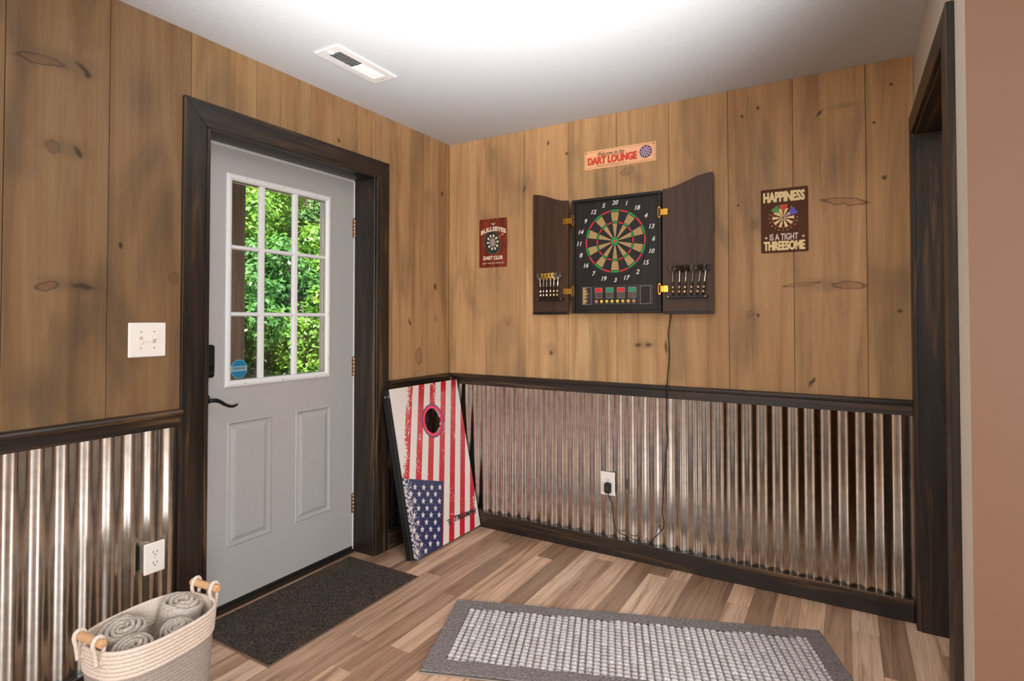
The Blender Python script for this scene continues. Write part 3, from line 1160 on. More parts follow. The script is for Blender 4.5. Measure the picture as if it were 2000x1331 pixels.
for k, (za, zbb) in enumerate(((2.75, 2.97), (2.46, 2.70), (2.18, 2.42))):
    pts = [(-8 + 0.0, 4.6 + 2.0 * s, za + (zbb - za) * (s * 2.0 - 0.73) / 0.6 * 0.8 - 0.05 * math.sin(s * PI)) for s in [i / 8 for i in range(9)]]
    w = part('power_line', MB().tube(pts, 0.007, 5), M_wire, None)
    tag(w, ['uppermost thin wire crossing the right door panes', 'middle thin wire crossing the right door panes', 'lowest thin wire crossing the right door panes'][k], 'wire', 'wires outside the door')

# ================================================================== CEILING VENT
vt = thing('ceiling_vent', 'white metal air register on the ceiling near the door', 'vent', (0.357, -1.16, H))
M_vent = flat('vent_white', (224, 224, 224), 0.5)
M_cav = flat('vent_cavity', (30, 30, 32), 0.9)  # black plate standing in for the shaded hollow above the slats
VX0, VX1, VY0, VY1 = 0.288, 0.426, -1.34, -0.98
ix0, ix1, iy0, iy1 = VX0 + 0.032, VX1 - 0.032, VY0 + 0.042, VY1 - 0.042
vf = MB()
zt, zl = H - 0.0002, H - 0.007
for (a0, a1, b0, b1) in ((VX0, VX1, VY0, iy0), (VX0, VX1, iy1, VY1), (VX0, ix0, iy0, iy1), (ix1, VX1, iy0, iy1)):
    vf.box(a0, a1, b0, b1, zl, zt)
part('frame', vf, M_vent, vt)
part('cavity', MB().box(ix0, ix1, iy0, iy1, H - 0.0012, H - 0.0004), M_cav, vt)
nsl = 24
for k in range(nsl):
    yc = iy0 + (iy1 - iy0) * (k + 0.5) / nsl
    tilt = math.radians(38 if k < nsl // 2 else -38)
    Mm = Matrix.Translation((0.357, yc, H - 0.0055)) @ Matrix.Rotation(tilt, 4, 'X')
    part('slat', MB().box(-(ix1 - ix0) / 2, (ix1 - ix0) / 2, -0.0052, 0.0052, -0.0004, 0.0004, Mm), M_vent, vt)
part('damper_lever', MB().cbox(0.35, 0.364, -1.325, -1.300, H - 0.013, H - 0.0072, 0.001), M_vent, vt)
for yy in (VY0 + 0.02, VY1 - 0.02):
    part('screw', MB().lathe([(0.004, 0.0), (0.003, 0.0015)], Matrix.Translation((0.357, yy, zl)) @ Matrix.Rotation(PI, 4, 'X'), 8), M_screw, vt)

# ================================================================== SWITCH AND OUTLETS
def bevel_plate(w, h, t, r=0.004):
    mb = MB()
    a, b = rrect(w, h, r, 3), rrect(w - 0.006, h - 0.006, r, 3)
    n = len(a)
    vs = [(x, y, 0) for x, y in a] + [(x, y, t * 0.55) for x, y in a] + [(x, y, t) for x, y in b]
    fs = [tuple(range(n))[::-1], tuple(range(2 * n, 3 * n))]
    for k in (0, 1):
        for i in range(n):
            j = (i + 1) % n
            fs.append((k * n + i, k * n + j, (k + 1) * n + j, (k + 1) * n + i))
    return mb.add(vs, fs)


sw_t = thing('light_switch', 'white double toggle light switch plate on the plank wall', 'light switch', (0.0, -1.857, 1.2175), rot=FACE_LEFT)
part('plate', bevel_plate(0.13, 0.127, 0.006), M_white_plastic, sw_t, world=False)
for sx, up in ((-0.023, -1), (0.023, 1)):
    part('toggle_slot', MB().box(sx - 0.0055, sx + 0.0055, -0.0125, 0.0125, 0.0055, 0.0063), flat('toggle_slot', (196, 176, 160), 0.5), sw_t, world=False)
    Mt = Matrix.Translation((sx, 0.004 * up, 0.006)) @ Matrix.Rotation(-up * math.radians(28), 4, 'X')
    part('toggle', MB().cbox(-0.0045, 0.0045, -0.0055, 0.0055, 0, 0.014, 0.0012, Mt), M_white_plastic, sw_t, world=False)
    for sy in (-0.030, 0.030):
        part('screw', MB().lathe([(0.0028, 0), (0.0022, 0.0012)], Matrix.Translation((sx, sy, 0.006)), 8), flat('switch_screw', (150, 126, 108), 0.5, 0.4), sw_t, world=False)


def outlet(label, loc, rot, w, h):
    t = thing('wall_outlet', label, 'outlet', loc, rot=rot)
    part('plate', bevel_plate(w, h, 0.006), M_white_plastic, t, world=False)
    part('box', MB().box(-w * 0.33, w * 0.33, -h * 0.38, h * 0.38, -0.018, -0.0002), M_dark_gap, t, world=False)
    for sy in (-0.0195, 0.0195):
        r = part('receptacle', MB().prism(rrect(0.034, 0.028, 0.011), lambda u, v, q: (u, v + sy, q), 0.0061, 0.0078), M_white_plastic, t, world=False)
        for sx, hh in ((-0.0065, 0.0046), (0.0065, 0.0038)):
            part('slot', MB().box(sx - 0.0011, sx + 0.0011, sy + 0.003 - hh, sy + 0.003 + hh, 0.0078, 0.0082), M_slot, r, world=False)
        part('ground_hole', MB().lathe([(0.0026, 0.0), (0.0026, 0.0004)], Matrix.Translation((0, sy - 0.0075, 0.0078)), 8), M_slot, r, world=False)
    part('screw', MB().lathe([(0.0026, 0), (0.002, 0.001)], Matrix.Translation((0, 0, 0.0061)), 8), M_screw, t, world=False)
    return t


outlet('white duplex outlet on the metal wainscot beside the towel basket', (0.0055, -1.8255, 0.4055), FACE_LEFT, 0.074, 0.113)
outlet('white outlet with black adapter plugged in, below the dart cabinet', (1.098, -0.0055, 0.388), FACE_BACK, 0.083, 0.127)

# ================================================================== POWER CORD
M_cord = flat('black_cord', (22, 19, 17), 0.5)
cd = thing('power_cable', 'thin black power cord hanging from the cabinet to the outlet', 'cord', (1.43, -0.01, 0.1))


def smooth_path(pts, n=6):
    out = []
    P = [Vector(p) for p in pts]
    for i in range(len(P) - 1):
        p0, p1, p2, p3 = P[max(i - 1, 0)], P[i], P[i + 1], P[min(i + 2, len(P) - 1)]
        for k in range(n):
            t = k / n
            out.append(0.5 * ((2 * p1) + (-p0 + p2) * t + (2 * p0 - 5 * p1 + 4 * p2 - p3) * t * t + (-p0 + 3 * p1 - 3 * p2 + p3) * t ** 3))
    out.append(P[-1])
    return out


cp = [(1.452, -0.006, 1.334), (1.447, -0.0045, 1.30), (1.434, -0.0045, 1.225), (1.438, -0.0045, 1.115), (1.431, -0.005, 1.0), (1.429, -0.012, 0.956), (1.4285, -0.0345, 0.951),
      (1.428, -0.0375, 0.935), (1.4275, -0.0345, 0.915), (1.427, -0.018, 0.87), (1.424, -0.0135, 0.75), (1.431, -0.0135, 0.665), (1.420, -0.0135, 0.60), (1.418, -0.0135, 0.545), (1.413, -0.015, 0.46), (1.405, -0.015, 0.36), (1.401, -0.016, 0.285),
      (1.409, -0.018, 0.245), (1.406, -0.018, 0.205), (1.382, -0.019, 0.170), (1.355, -0.02, 0.14), (1.335, -0.022, 0.112), (1.324, -0.0225, 0.098), (1.31, -0.0222, 0.1015), (1.282, -0.021, 0.104), (1.24, -0.019, 0.118),
      (1.195, -0.017, 0.127), (1.16, -0.016, 0.138), (1.139, -0.0155, 0.165), (1.129, -0.016, 0.23), (1.127, -0.018, 0.285), (1.112, -0.027, 0.322), (1.108, -0.034, 0.34)]
part('cable', MB().tube(smooth_path(cp, 5), 0.0026, 7), M_cord, cd, smooth=True)
pl = MB()
pl.cbox(1.087, 1.123, -0.042, -0.0145, 0.342, 0.398, 0.006)
pg = part('adapter_plug', pl, M_cord, cd)
pg['label'] = 'black plug-in adapter'
part('print', MB().box(1.098, 1.112, -0.0424, -0.042, 0.362, 0.38), flat('adapter_print', (60, 56, 50), 0.5), pg, world=False)

# ================================================================== DART CABINET
M_cab = stained('cabinet_dark_wood', 'z', (20, 17, 16), (32, 27, 25), (48, 39, 35), 0.45, 0.3, 0.8, 0.0)
M_cabdoor = stained('cabinet_door_walnut', 'z', (58, 40, 31), (72, 51, 39), (88, 64, 49), 0.5, 0.3, 0.8, 0.0)
for _m in (M_cab, M_cabdoor):
    _m.node_tree.nodes['Principled BSDF'].inputs['Specular IOR Level'].default_value = 0.3
M_gold = flat('polished_brass', (222, 172, 82), 0.22, 1.0)
M_pblack = flat('print_black', (14, 12, 12), 0.5)
M_pwhite = flat('print_white', (232, 226, 218), 0.6)
cx0, cx1, cz0, cz1 = 0.904, 1.412, 1.327, 1.968
cb = thing('dart_cabinet', 'dark wooden dart cabinet with both doors open on the plank wall', 'dart cabinet', (1.158, 0, 1.327))
part('back_panel', MB().box(cx0 + 0.014, cx1 - 0.014, -0.036, -0.0006, cz0 + 0.014, cz1 - 0.014), M_cab, cb)
for (a0, a1, b0, b1) in ((cx0, cx1, cz1 - 0.016, cz1), (cx0, cx1, cz0, cz0 + 0.016), (cx0, cx0 + 0.016, cz0 + 0.0163, cz1 - 0.0163), (cx1 - 0.016, cx1, cz0 + 0.0163, cz1 - 0.0163)):
    part('frame_rail', MB().cbox(a0, a1, -0.054, -0.0004, b0, b1, 0.0018), M_cab, cb)
FY = -0.0362
# dartboard
BC = (1.156, 1.721)
M_dbblack = flat('dartboard_black', (16, 14, 13), 0.6)
M_beige = flat('dartboard_beige', (172, 138, 88), 0.6)
M_red = flat('dartboard_red', (200, 24, 46), 0.45)
M_green = flat('dartboard_green', (14, 146, 66), 0.45)
db = part('dartboard', disc(0.189, 0.004, 64), M_dbblack, cb, world=False, loc=Vector((BC[0], FY, BC[1])) - cb.location, rot=FACE_BACK)
db['label'] = 'electronic dartboard with beige, black, red and green segments'
ringdefs = [(0.163, 0.172, 1, 0.0062), (0.110, 0.159, 0, 0.0058), (0.099, 0.107, 1, 0.0062), (0.024, 0.096, 0, 0.0058)]
dbmesh = {}
for k in range(20):
    even = k % 2 == 0
    ac = PI / 2 - k * 2 * PI / 20
    for ri, (r0, r1, col, tz) in enumerate(ringdefs):
        key = (ri, even)
        if key not in dbmesh:
            w = PI / 20 - 0.0022 / r1
            me = disc(r1, tz, 5, r0, -w, w).mesh('segment')
            me.materials.append((M_green if even else M_red) if col else (M_beige if even else M_dbblack))
            dbmesh[key] = me
        link('segment', dbmesh[key], None, db, rot=(0, 0, ac))
part('bull', disc(0.0215, 0.0064, 24, 0.0095), M_green, db, world=False)
part('bull', disc(0.0085, 0.0068, 16), flat('bull_red', (206, 60, 36), 0.5), db, world=False)
NUM = [20, 1, 18, 4, 13, 6, 10, 15, 2, 17, 3, 19, 7, 16, 8, 11, 14, 9, 12, 5]
for k, nb in enumerate(NUM):
    a = PI / 2 - k * 2 * PI / 20
    R = 0.2125
    me = text_mesh(str(nb), h=0.024, bold=0.02, shear=0.28, extrude=0.0004)
    px, pz = BC[0] + R * math.cos(a), BC[1] + R * math.sin(a)
    part('numeral', me, M_pwhite, cb, world=False, loc=Vector((px, FY - 0.0001, pz)) - cb.location, rot=FACE_BACK)
# control panel
M_panel = flat('control_panel', (34, 30, 28), 0.4)
pn = part('control_panel', MB().cbox(0.956, 1.366, FY - 0.0025, FY, 1.372, 1.482, 0.001), M_panel, cb)
py = FY - 0.0026


def pbox(nm, x0, x1, z0, z1, mat, d=0.0008, base=None):
    return part(nm, MB().box(x0, x1, (base or py) - d, (base or py), z0, z1), mat, pn, world=False)


M_line = flat('panel_outline', (138, 126, 116), 0.5)
def outline(nm, x0, x1, z0, z1, w=0.0022):
    mb = MB()
    for (a0, a1, b0, b1) in ((x0, x1, z1 - w, z1), (x0, x1, z0, z0 + w), (x0, x0 + w, z0 + w, z1 - w), (x1 - w, x1, z0 + w, z1 - w)):
        mb.box(a0, a1, py - 0.0012, py, b0, b1)
    return part(nm, mb, M_line, pn, world=False)


for o in (pn,):
    o.location = -Vector(cb.location)


def m_city():
    m = NT('panel_gold_print')
    P = m.pos()
    f = m.noise(m.scale(P, (16, 16, 110)), 1.0, 4.0)
    sep = m.n('ShaderNodeSeparateXYZ')
    m.l(P, sep.inputs[0])
    e = m.math('ADD', m.math('MULTIPLY', m.math('SUBTRACT', f, 0.5), 0.09), sep.outputs[0])
    g_ = m.maprange(e, 0.989, 0.993)
    m.set(**{'Base Color': m.mix(g_, lin((176, 138, 84)), lin((34, 26, 30))), 'Roughness': 0.5})
    return m.m


pbox('logo_window', 0.967, 1.013, 1.379, 1.470, m_city())
outline('window_outline', 0.964, 1.016, 1.376, 1.473)
pbox('speaker', 1.298, 1.348, 1.379, 1.470, flat('speaker_dark', (38, 28, 22), 0.7))
outline('window_outline', 1.295, 1.351, 1.376, 1.473)
pbox('display_field', 1.030, 1.282, 1.378, 1.475, flat('display_black', (18, 12, 12), 0.3), 0.0006)
M_dr = flat('display_red', (206, 22, 26), 0.35)
M_dg = flat('display_teal', (10, 134, 100), 0.35)
for k, xc in enumerate((1.060, 1.124, 1.188, 1.252)):
    part('display', MB().prism(rrect(0.046, 0.028, 0.006), lambda u, v, w: (xc + u, -w, 1.455 + v), -py + 0.0006, -py + 0.0016), M_line, pn, world=False)
    part('display', MB().prism(rrect(0.040, 0.022, 0.005), lambda u, v, w: (xc + u, -w, 1.455 + v), -py + 0.0016, -py + 0.0022), M_dr if k % 2 == 0 else M_dg, pn, world=False)
    bars = MB()
    for q in range(5):
        bars.box(xc - 0.0205 + q * 0.0095, xc - 0.0175 + q * 0.0095, py - 0.0014, py - 0.0006, 1.412, 1.44)
    bars.box(xc - 0.0205, xc + 0.0205, py - 0.0014, py - 0.0006, 1.4095, 1.412)
    part('score_bars', bars, M_line, pn, world=False)
for k in range(8):
    xc = 1.046 + k * 0.0306
    colr = (198, 132, 116) if k in (0, 7) else ((226, 206, 70) if k < 5 else (226, 186, 84))
    part('button', MB().lathe([(0.0085, 0), (0.0085, 0.002), (0.006, 0.0036)], Matrix.Translation((xc, py - 0.0006, 1.393)) @ Matrix.Rotation(PI / 2, 4, 'X'), 12), flat('button_%d' % k, colr, 0.35), pn, world=False)
    part('button_label', MB().box(xc - 0.009, xc + 0.009, py - 0.001, py - 0.0006, 1.3805, 1.3825), M_line, pn, world=False)

# cabinet doors
DOORS = {}
for side, sgn, hx, W_, ang in (('left', -1, 0.879, 0.247, -8.9), ('right', 1, 1.4195, 0.250, 4.6)):
    zt0, zt1 = 1.972, 2.036
    poly = [(0, 1.322), (W_, 1.322), (W_, zt1)]
    for i in range(1, 15):
        t = 1 - i / 15
        s_ = t * t * (3 - 2 * t)
        poly.append((W_ * t, zt0 + (zt1 - zt0) * s_))
    poly.append((0, zt0))
    mb = MB()
    mb.prism(poly, lambda u, v, w: (sgn * u, w, v - 1.327), 0.0, 0.0105)
    me = mb.mesh('door')
    bm = bmesh.new()
    bm.from_mesh(me)
    bmesh.ops.recalc_face_normals(bm, faces=list(bm.faces))
    bm.to_mesh(me)
    bm.free()
    dpos = Vector((hx, -0.052, 1.327))
    dd = part('door', me, M_cabdoor, cb, world=False, loc=dpos - Vector(cb.location), rot=(0, 0, math.radians(ang)))
    dd['label'] = 'cabinet door with S-curved top swung open to the ' + side
    MW = Matrix.Translation(dpos) @ Matrix.Rotation(math.radians(ang), 4, 'Z')
    DOORS[side] = MW
    # bottom ledge strip of the door
    part('ledge', MB().box(min(sgn * 0.004, sgn * (W_ - 0.001)), max(sgn * 0.004, sgn * (W_ - 0.001)), -0.004, -0.0002, -0.0048, 0.010), M_cab, dd, world=False)
    # dart rack
    u0, u1 = (0.026, 0.205) if side == 'left' else (0.022, 0.222)
    a0, a1 = sorted((sgn * u0, sgn * u1))
    zr = 0.082 if side == 'left' else 0.083
    rk = part('dart_rack', MB().cbox(a0, a1, -0.022, -0.0002, zr - 0.007, zr + 0.006, 0.0015), M_cab, dd, world=False)
    for sx in (a0 + 0.008, a1 - 0.008):
        part('rack_screw', MB().lathe([(0.0035, 0), (0.0025, 0.0015)], Matrix.Translation((sx, -0.022, zr)) @ Matrix.Rotation(PI / 2, 4, 'X'), 8), M_screw, dd, world=False)
# hinges between frame and doors
for side, sgn, hx, fx_ in (('left', -1, 0.879, cx0), ('right', 1, 1.4195, cx1)):
    for zc in (1.853, 1.452):
        hb = MB()
        a = fx_ - sgn * 0.016
        x0, x1 = sorted((a, fx_ + sgn * 0.0005))
        # open box leaf on the frame
        hb.cbox(x0, x1, -0.0585, -0.0542, zc - 0.030, zc - 0.021, 0.001)
        hb.cbox(x0, x1, -0.0585, -0.0542, zc + 0.021, zc + 0.030, 0.001)
        hb.cbox(x0, x0 + 0.0045, -0.0585, -0.0542, zc - 0.030, zc + 0.030, 0.001)
        hb.cbox(x1 - 0.0045, x1, -0.0585, -0.0542, zc - 0.030, zc + 0.030, 0.001)
        b0, b1 = sorted((fx_ + sgn * 0.0005, hx + sgn * 0.003))
        hb.cbox(b0, b1, -0.0575, -0.0545, zc - 0.016, zc + 0.016, 0.001)
        c0, c1 = sorted((hx + sgn * 0.003, hx + sgn * 0.03))
        hb.cbox(c0, c1, -0.058, -0.0532, zc - 0.0175, zc + 0.0175, 0.0015)
        hb.lathe([(0.003, 0), (0.002, 0.0012)], Matrix.Translation(((c0 + c1) / 2, -0.058, zc)) @ Matrix.Rotation(PI / 2, 4, 'X'), 8)
        h = part('hinge', hb, M_gold, cb)
        h['label'] = 'shiny brass cup hinge'

# ================================================================== DARTS
M_flight_dark = NT('flight_black_gold')
_P = M_flight_dark.pos()
_f = M_flight_dark.noise(_P, 130.0, 2.0)
M_flight_dark.set(**{'Base Color': M_flight_dark.ramp(_f, [(0.56, lin((16, 14, 12))), (0.62, lin((150, 120, 62)))]), 'Roughness': 0.35})
M_flight_gold = NT('flight_gold_black')
_P = M_flight_gold.pos()
_f = M_flight_gold.noise(_P, 110.0, 2.0)
M_flight_gold.set(**{'Base Color': M_flight_gold.ramp(_f, [(0.44, lin((28, 22, 12))), (0.5, lin((206, 158, 60)))]), 'Roughness': 0.35})
M_shaft = flat('dart_shaft_silver', (214, 208, 196), 0.25, 0.9)
M_barrel = flat('dart_barrel_bronze', (66, 46, 34), 0.3, 0.8)
M_ringp = flat('dart_barrel_ring', (222, 200, 168), 0.3, 0.8)


def fin_mesh():
    o = [(0.002, -0.004), (0.010, 0.005), (0.0175, 0.016), (0.0190, 0.027), (0.0160, 0.036), (0.009, 0.040), (0.002, 0.037)]
    mb = MB()
    for k in range(4):
        a = k * PI / 2
        mb.prism(o, lambda u, v, w: (u * math.cos(a) - w * math.sin(a), u * math.sin(a) + w * math.cos(a), v), -0.0005, 0.0005)
    me = mb.mesh('flight')
    return me


FIN = {'dark': fin_mesh(), 'gold': fin_mesh()}
FIN['dark'].materials.append(M_flight_dark.m)
FIN['gold'].materials.append(M_flight_gold.m)
SHAFT = MB().lathe([(0.0030, 0.0), (0.0034, 0.012), (0.0022, 0.03), (0.0026, 0.056)], None, 8).mesh('shaft')
SHAFT.materials.append(M_shaft)
BARREL = MB().lathe([(0.002, 0.0), (0.0044, 0.006), (0.0046, 0.02), (0.0038, 0.022), (0.0046, 0.024), (0.0046, 0.055), (0.0032, 0.068)], None, 10).mesh('barrel')
BARREL.materials.append(M_barrel)
RINGM = MB().lathe([(0.0050, 0), (0.0053, 0.002), (0.0053, 0.009), (0.0050, 0.011)], None, 10).mesh('ring')
RINGM.materials.append(M_ringp)
TIP = MB().lathe([(0.0012, -0.02), (0.0014, 0.0)], None, 6).mesh('tip')
TIP.materials.append(M_pblack)
ORD = ['first', 'second', 'third', 'fourth', 'fifth', 'sixth']


def dart(label, group, base, top, twist, kind):
    base, top = Vector(base), Vector(top)
    ax = (top - base).normalized()
    q = Vector((0, 0, 1)).rotation_difference(ax)
    t = thing('dart', label, 'dart', base, group)
    t.rotation_mode = 'QUATERNION'
    t.rotation_quaternion = q @ Euler((0, 0, twist)).to_quaternion()
    L = (top - base).length
    link('tip', TIP, None, t)
    link('barrel', BARREL, None, t, smooth=True)
    for z in (0.014, 0.036):
        link('ring', RINGM, None, t, loc=(0, 0, z))
    link('shaft', SHAFT, None, t, loc=(0, 0, 0.068))
    s = link('flight', FIN[kind], None, t, loc=(0, 0, L - 0.036))
    return t


ML, MR = DOORS['left'], DOORS['right']
# u positions are along each door from its hinge; z above the cabinet base
right_d = [(0.054, 0.054), (0.084, 0.090), (0.111, 0.124), (0.142, 0.158), (0.172, 0.196), (0.200, 0.220)]
for k, (ub, ut) in enumerate(right_d):
    b = MR @ Vector((ub, -0.0125, 0.0895))
    tp = MR @ Vector((ut, -0.0215, 0.242))
    dart('black-flighted dart in the right cabinet door, %s from the hinge' % ORD[k], 'darts in the right cabinet door', b, tp, [0.3, 0.9, 0.75, 0.2, 1.1, 0.5][k], 'dark')
left_d = [(0.067, 0.040), (0.090, 0.068), (0.113, 0.094), (0.140, 0.120), (0.163, 0.144), (0.183, 0.172)]
for k, (ub, ut) in enumerate(left_d):
    b = ML @ Vector((-ub, -0.0125, 0.0885))
    tp = ML @ Vector((-ut - 0.012, -0.0215, 0.232))
    dart('dart with %s flight in the left cabinet door, %s from the hinge' % ('black' if k in (0, 5) else 'gold', ORD[k]), 'darts in the left cabinet door', b, tp, 0.2 + 0.35 * k, 'dark' if k in (0, 5) else 'gold')

# ================================================================== SIGNS
def sign_root(name, label, x0, x1, z0, z1, mat, r=0.006):
    w, h = x1 - x0, z1 - z0
    t = thing(name, label, 'sign', ((x0 + x1) / 2, -0.0006, (z0 + z1) / 2), rot=FACE_BACK)
    part('panel', MB().prism(rrect(w, h, r), lambda u, v, q: (u, v, q), 0, 0.0016), mat, t, world=False)
    return t, w, h


def put(nm, me, mat, t, u, v, lift=0.0017, rz=0.0):
    return part(nm, me, mat, t, world=False, loc=(u, v, lift), rot=(0, 0, rz))


# --- DART LOUNGE
M_peach = flat('sign_peach_enamel', (246, 186, 136), 0.4, noise=0.05, nscale=25)
M_orangered = flat('sign_orange_red', (226, 70, 40), 0.45)
M_brownline = flat('sign_brown_line', (122, 66, 36), 0.5)
M_purple = flat('sign_purple', (84, 58, 92), 0.5)
M_lilac = flat('sign_lilac', (206, 178, 196), 0.5)
sg, w, h = sign_root('wall_sign', 'peach metal sign reading DART LOUNGE above the dart cabinet', 0.962, 1.372, 2.143, 2.247, M_peach)
bd = MB()
for s in (1, -1):
    bd.box(-w / 2 + 0.016, w / 2 - 0.016, s * (h / 2 - 0.008) - 0.0006, s * (h / 2 - 0.008) + 0.0006, 0, 0.0004)
    bd.box(s * (w / 2 - 0.008) - 0.0006, s * (w / 2 - 0.008) + 0.0006, -h / 2 + 0.016, h / 2 - 0.016, 0, 0.0004)
    for s2 in (1, -1):
        mid = Matrix.Translation((s * (w / 2 - 0.012), s2 * (h / 2 - 0.012), 0)) @ Matrix.Rotation(-s * s2 * PI / 4, 4, 'Z')
        bd.box(-0.006, 0.006, -0.0006, 0.0006, 0, 0.0004, mid)
put('border', bd, M_brownline, sg, 0, 0)
for (u, v) in ((-w / 2 + 0.008, h / 2 - 0.009), (w / 2 - 0.010, h / 2 - 0.009)):
    put('nail', MB().lathe([(0.0035, 0), (0.0025, 0.0015)], None, 8), M_pblack, sg, u, v)
put('lettering', text_mesh('Welcome to the', 0.155, 0.024, bold=0.012, shear=0.35), M_pblack, sg, -0.048, 0.0275)
put('lettering', text_mesh('DART LOUNGE', 0.283, 0.040, bold=0.05), M_brownline, sg, -0.0415, -0.0075)
put('lettering', text_mesh('DART LOUNGE', 0.283, 0.040, bold=0.042), M_orangered, sg, -0.0435, -0.006, 0.0020)
put('lettering', text_mesh('THROWING ARROWS, ETC', 0.175, 0.0075, bold=0.01), M_brownline, sg, -0.05, -0.0375)
e = put('dartboard_emblem', disc(0.034, 0.0004, 32), M_purple, sg, 0.150, 0.004)
wedge = disc(0.029, 0.0007, 3, 0.003, -PI / 20, PI / 20).mesh('wedge')
wedge.materials.append(M_lilac)
for k in range(10):
    link('wedge', wedge, None, e, rot=(0, 0, k * 2 * PI / 10))

# --- BULLSEYES DART CLUB
def m_redwood():
    m = NT('sign_red_wood')
    P = m.pos()
    f = m.noise(m.scale(P, (34, 5, 8)), 1.0, 4.0, 0.6, 0.6)
    f2 = m.noise(P, 14.0, 3.0)
    col = m.ramp(f, [(0.3, lin((70, 22, 12))), (0.55, lin((128, 46, 24))), (0.75, lin((158, 70, 36)))])
    col = m.mix(m.maprange(f2, 0.45, 0.75, 0.0, 0.6), col, lin((64, 22, 14)))
    m.set(**{'Base Color': col, 'Roughness': 0.4})
    return m.m


M_cream = flat('sign_cream', (236, 214, 190), 0.5)
M_dgreen = flat('sign_dark_green', (32, 46, 36), 0.5)
M_greyrim = flat('sign_rim', (96, 92, 78), 0.5)
sg, w, h = sign_root('wall_sign', 'dark red wood-look sign reading BULLSEYES DART CLUB', 0.240, 0.445, 1.619, 1.924, m_redwood(), 0.010)
put('emblem', MB().prism([(-0.016, 0.010), (-0.009, 0.004), (0, 0.0), (0.009, 0.004), (0.016, 0.010), (0.011, -0.001), (0.004, -0.006), (-0.004, -0.006), (-0.011, -0.001)], lambda u, v, q: (u, v, q), 0, 0.0004), M_cream, sg, 0.002, 0.119)
put('lettering', text_mesh('BULLSEYES', 0.182, 0.026, bold=0.05, arc=2.6), M_cream, sg, 0.003, 0.088)


def ellipse_ring(a, b, r0=0.0, r1=1.0, a0=0, a1=2 * PI, seg=32, t=0.0004, sk=0.0):
    mb = disc(r1, t, seg, r0, a0, a1)
    mb.v = [(x * a + sk * y * a, y * b - 0.25 * x * b * 0.5, z) for x, y, z in mb.v]
    return mb


eb = put('dartboard_emblem', ellipse_ring(0.060, 0.073), M_greyrim, sg, -0.004, 0.002)
put('face', ellipse_ring(0.056, 0.069), M_dgreen, eb, 0, 0, 0.0003)
for k in range(20):
    if k % 2 == 0:
        put('wedge', ellipse_ring(0.045, 0.052, 0.62, 0.95, k * PI / 10, (k + 1) * PI / 10, 3), M_cream, eb, 0.003, 0.002, 0.0006)
        put('wedge', ellipse_ring(0.045, 0.052, 0.05, 0.5, k * PI / 10, (k + 1) * PI / 10, 3), flat('sign_pale_pink', (226, 196, 186), 0.5), eb, 0.003, 0.002, 0.0006)
dartm = MB()
dartm.box(-0.028, 0.014, -0.0012, 0.0012, 0, 0.0005)
dartm.prism([(0.012, 0.0), (0.02, 0.007), (0.03, 0.006), (0.026, 0.0), (0.03, -0.006), (0.02, -0.007)], lambda u, v, q: (u, v, q), 0, 0.0005)
put('dart_emblem', dartm, flat('sign_tan', (198, 148, 112), 0.5), sg, 0.052, 0.038, 0.0026, 0.55)
put('lettering', text_mesh('DART CLUB', 0.140, 0.0225, bold=0.05), M_cream, sg, 0.0, -0.093)
put('lettering', text_mesh('JUST THE TIP I PROMISE', 0.158, 0.0105, bold=0.012), M_cream, sg, 0.0, -0.128)

# --- HAPPINESS
M_choc = flat('sign_chocolate', (92, 56, 38), 0.7, spec=0.2, noise=0.05, nscale=20)
M_buff = flat('sign_buff', (252, 226, 168), 0.5)
M_pw = flat('sign_white', (244, 236, 226), 0.5)
sg, w, h = sign_root('wall_sign', 'brown metal sign reading HAPPINESS IS A TIGHT THREESOME', 1.886, 2.0905, 1.6135, 1.921, M_choc, 0.006)
put('lettering', text_mesh('HAPPINESS', 0.176, 0.047, bold=0.055), M_buff, sg, -0.001, 0.114)
put('lettering', text_mesh('IS A TIGHT', 0.122, 0.031, bold=0.02), M_pw, sg, -0.002, -0.079)
put('lettering', text_mesh('THREESOME', 0.176, 0.042, bold=0.055), M_buff, sg, -0.001, -0.121)
for u in (-0.079, 0.081):
    put('star', flatpoly(star_poly(0.008), 0.0004), M_buff, sg, u, -0.081)
eb = put('dartboard_emblem', disc(0.054, 0.0002, 32), M_choc, sg, -0.004, 0.012)
M_er = flat('sign_red', (196, 70, 52), 0.5)
for k in range(20):
    a = k * PI / 10
    if k % 2 == 0:
        put('wedge', disc(0.047, 0.0004, 3, 0.004, a - PI / 20, a + PI / 20), M_buff, eb, 0, 0, 0.0003)
    else:
        put('wedge', disc(0.050, 0.0004, 3, 0.047, a - PI / 20, a + PI / 20), M_er, eb, 0, 0, 0.0003)
        put('wedge', disc(0.030, 0.0004, 3, 0.027, a - PI / 20, a + PI / 20), M_er, eb, 0, 0, 0.0003)
for k in range(20):
    a = PI / 2 - k * PI / 10
    put('numeral', text_mesh(str(NUM[k]), h=0.0065, bold=0.01), M_buff, eb, 0.060 * math.cos(a), 0.060 * math.sin(a), 0.0003)
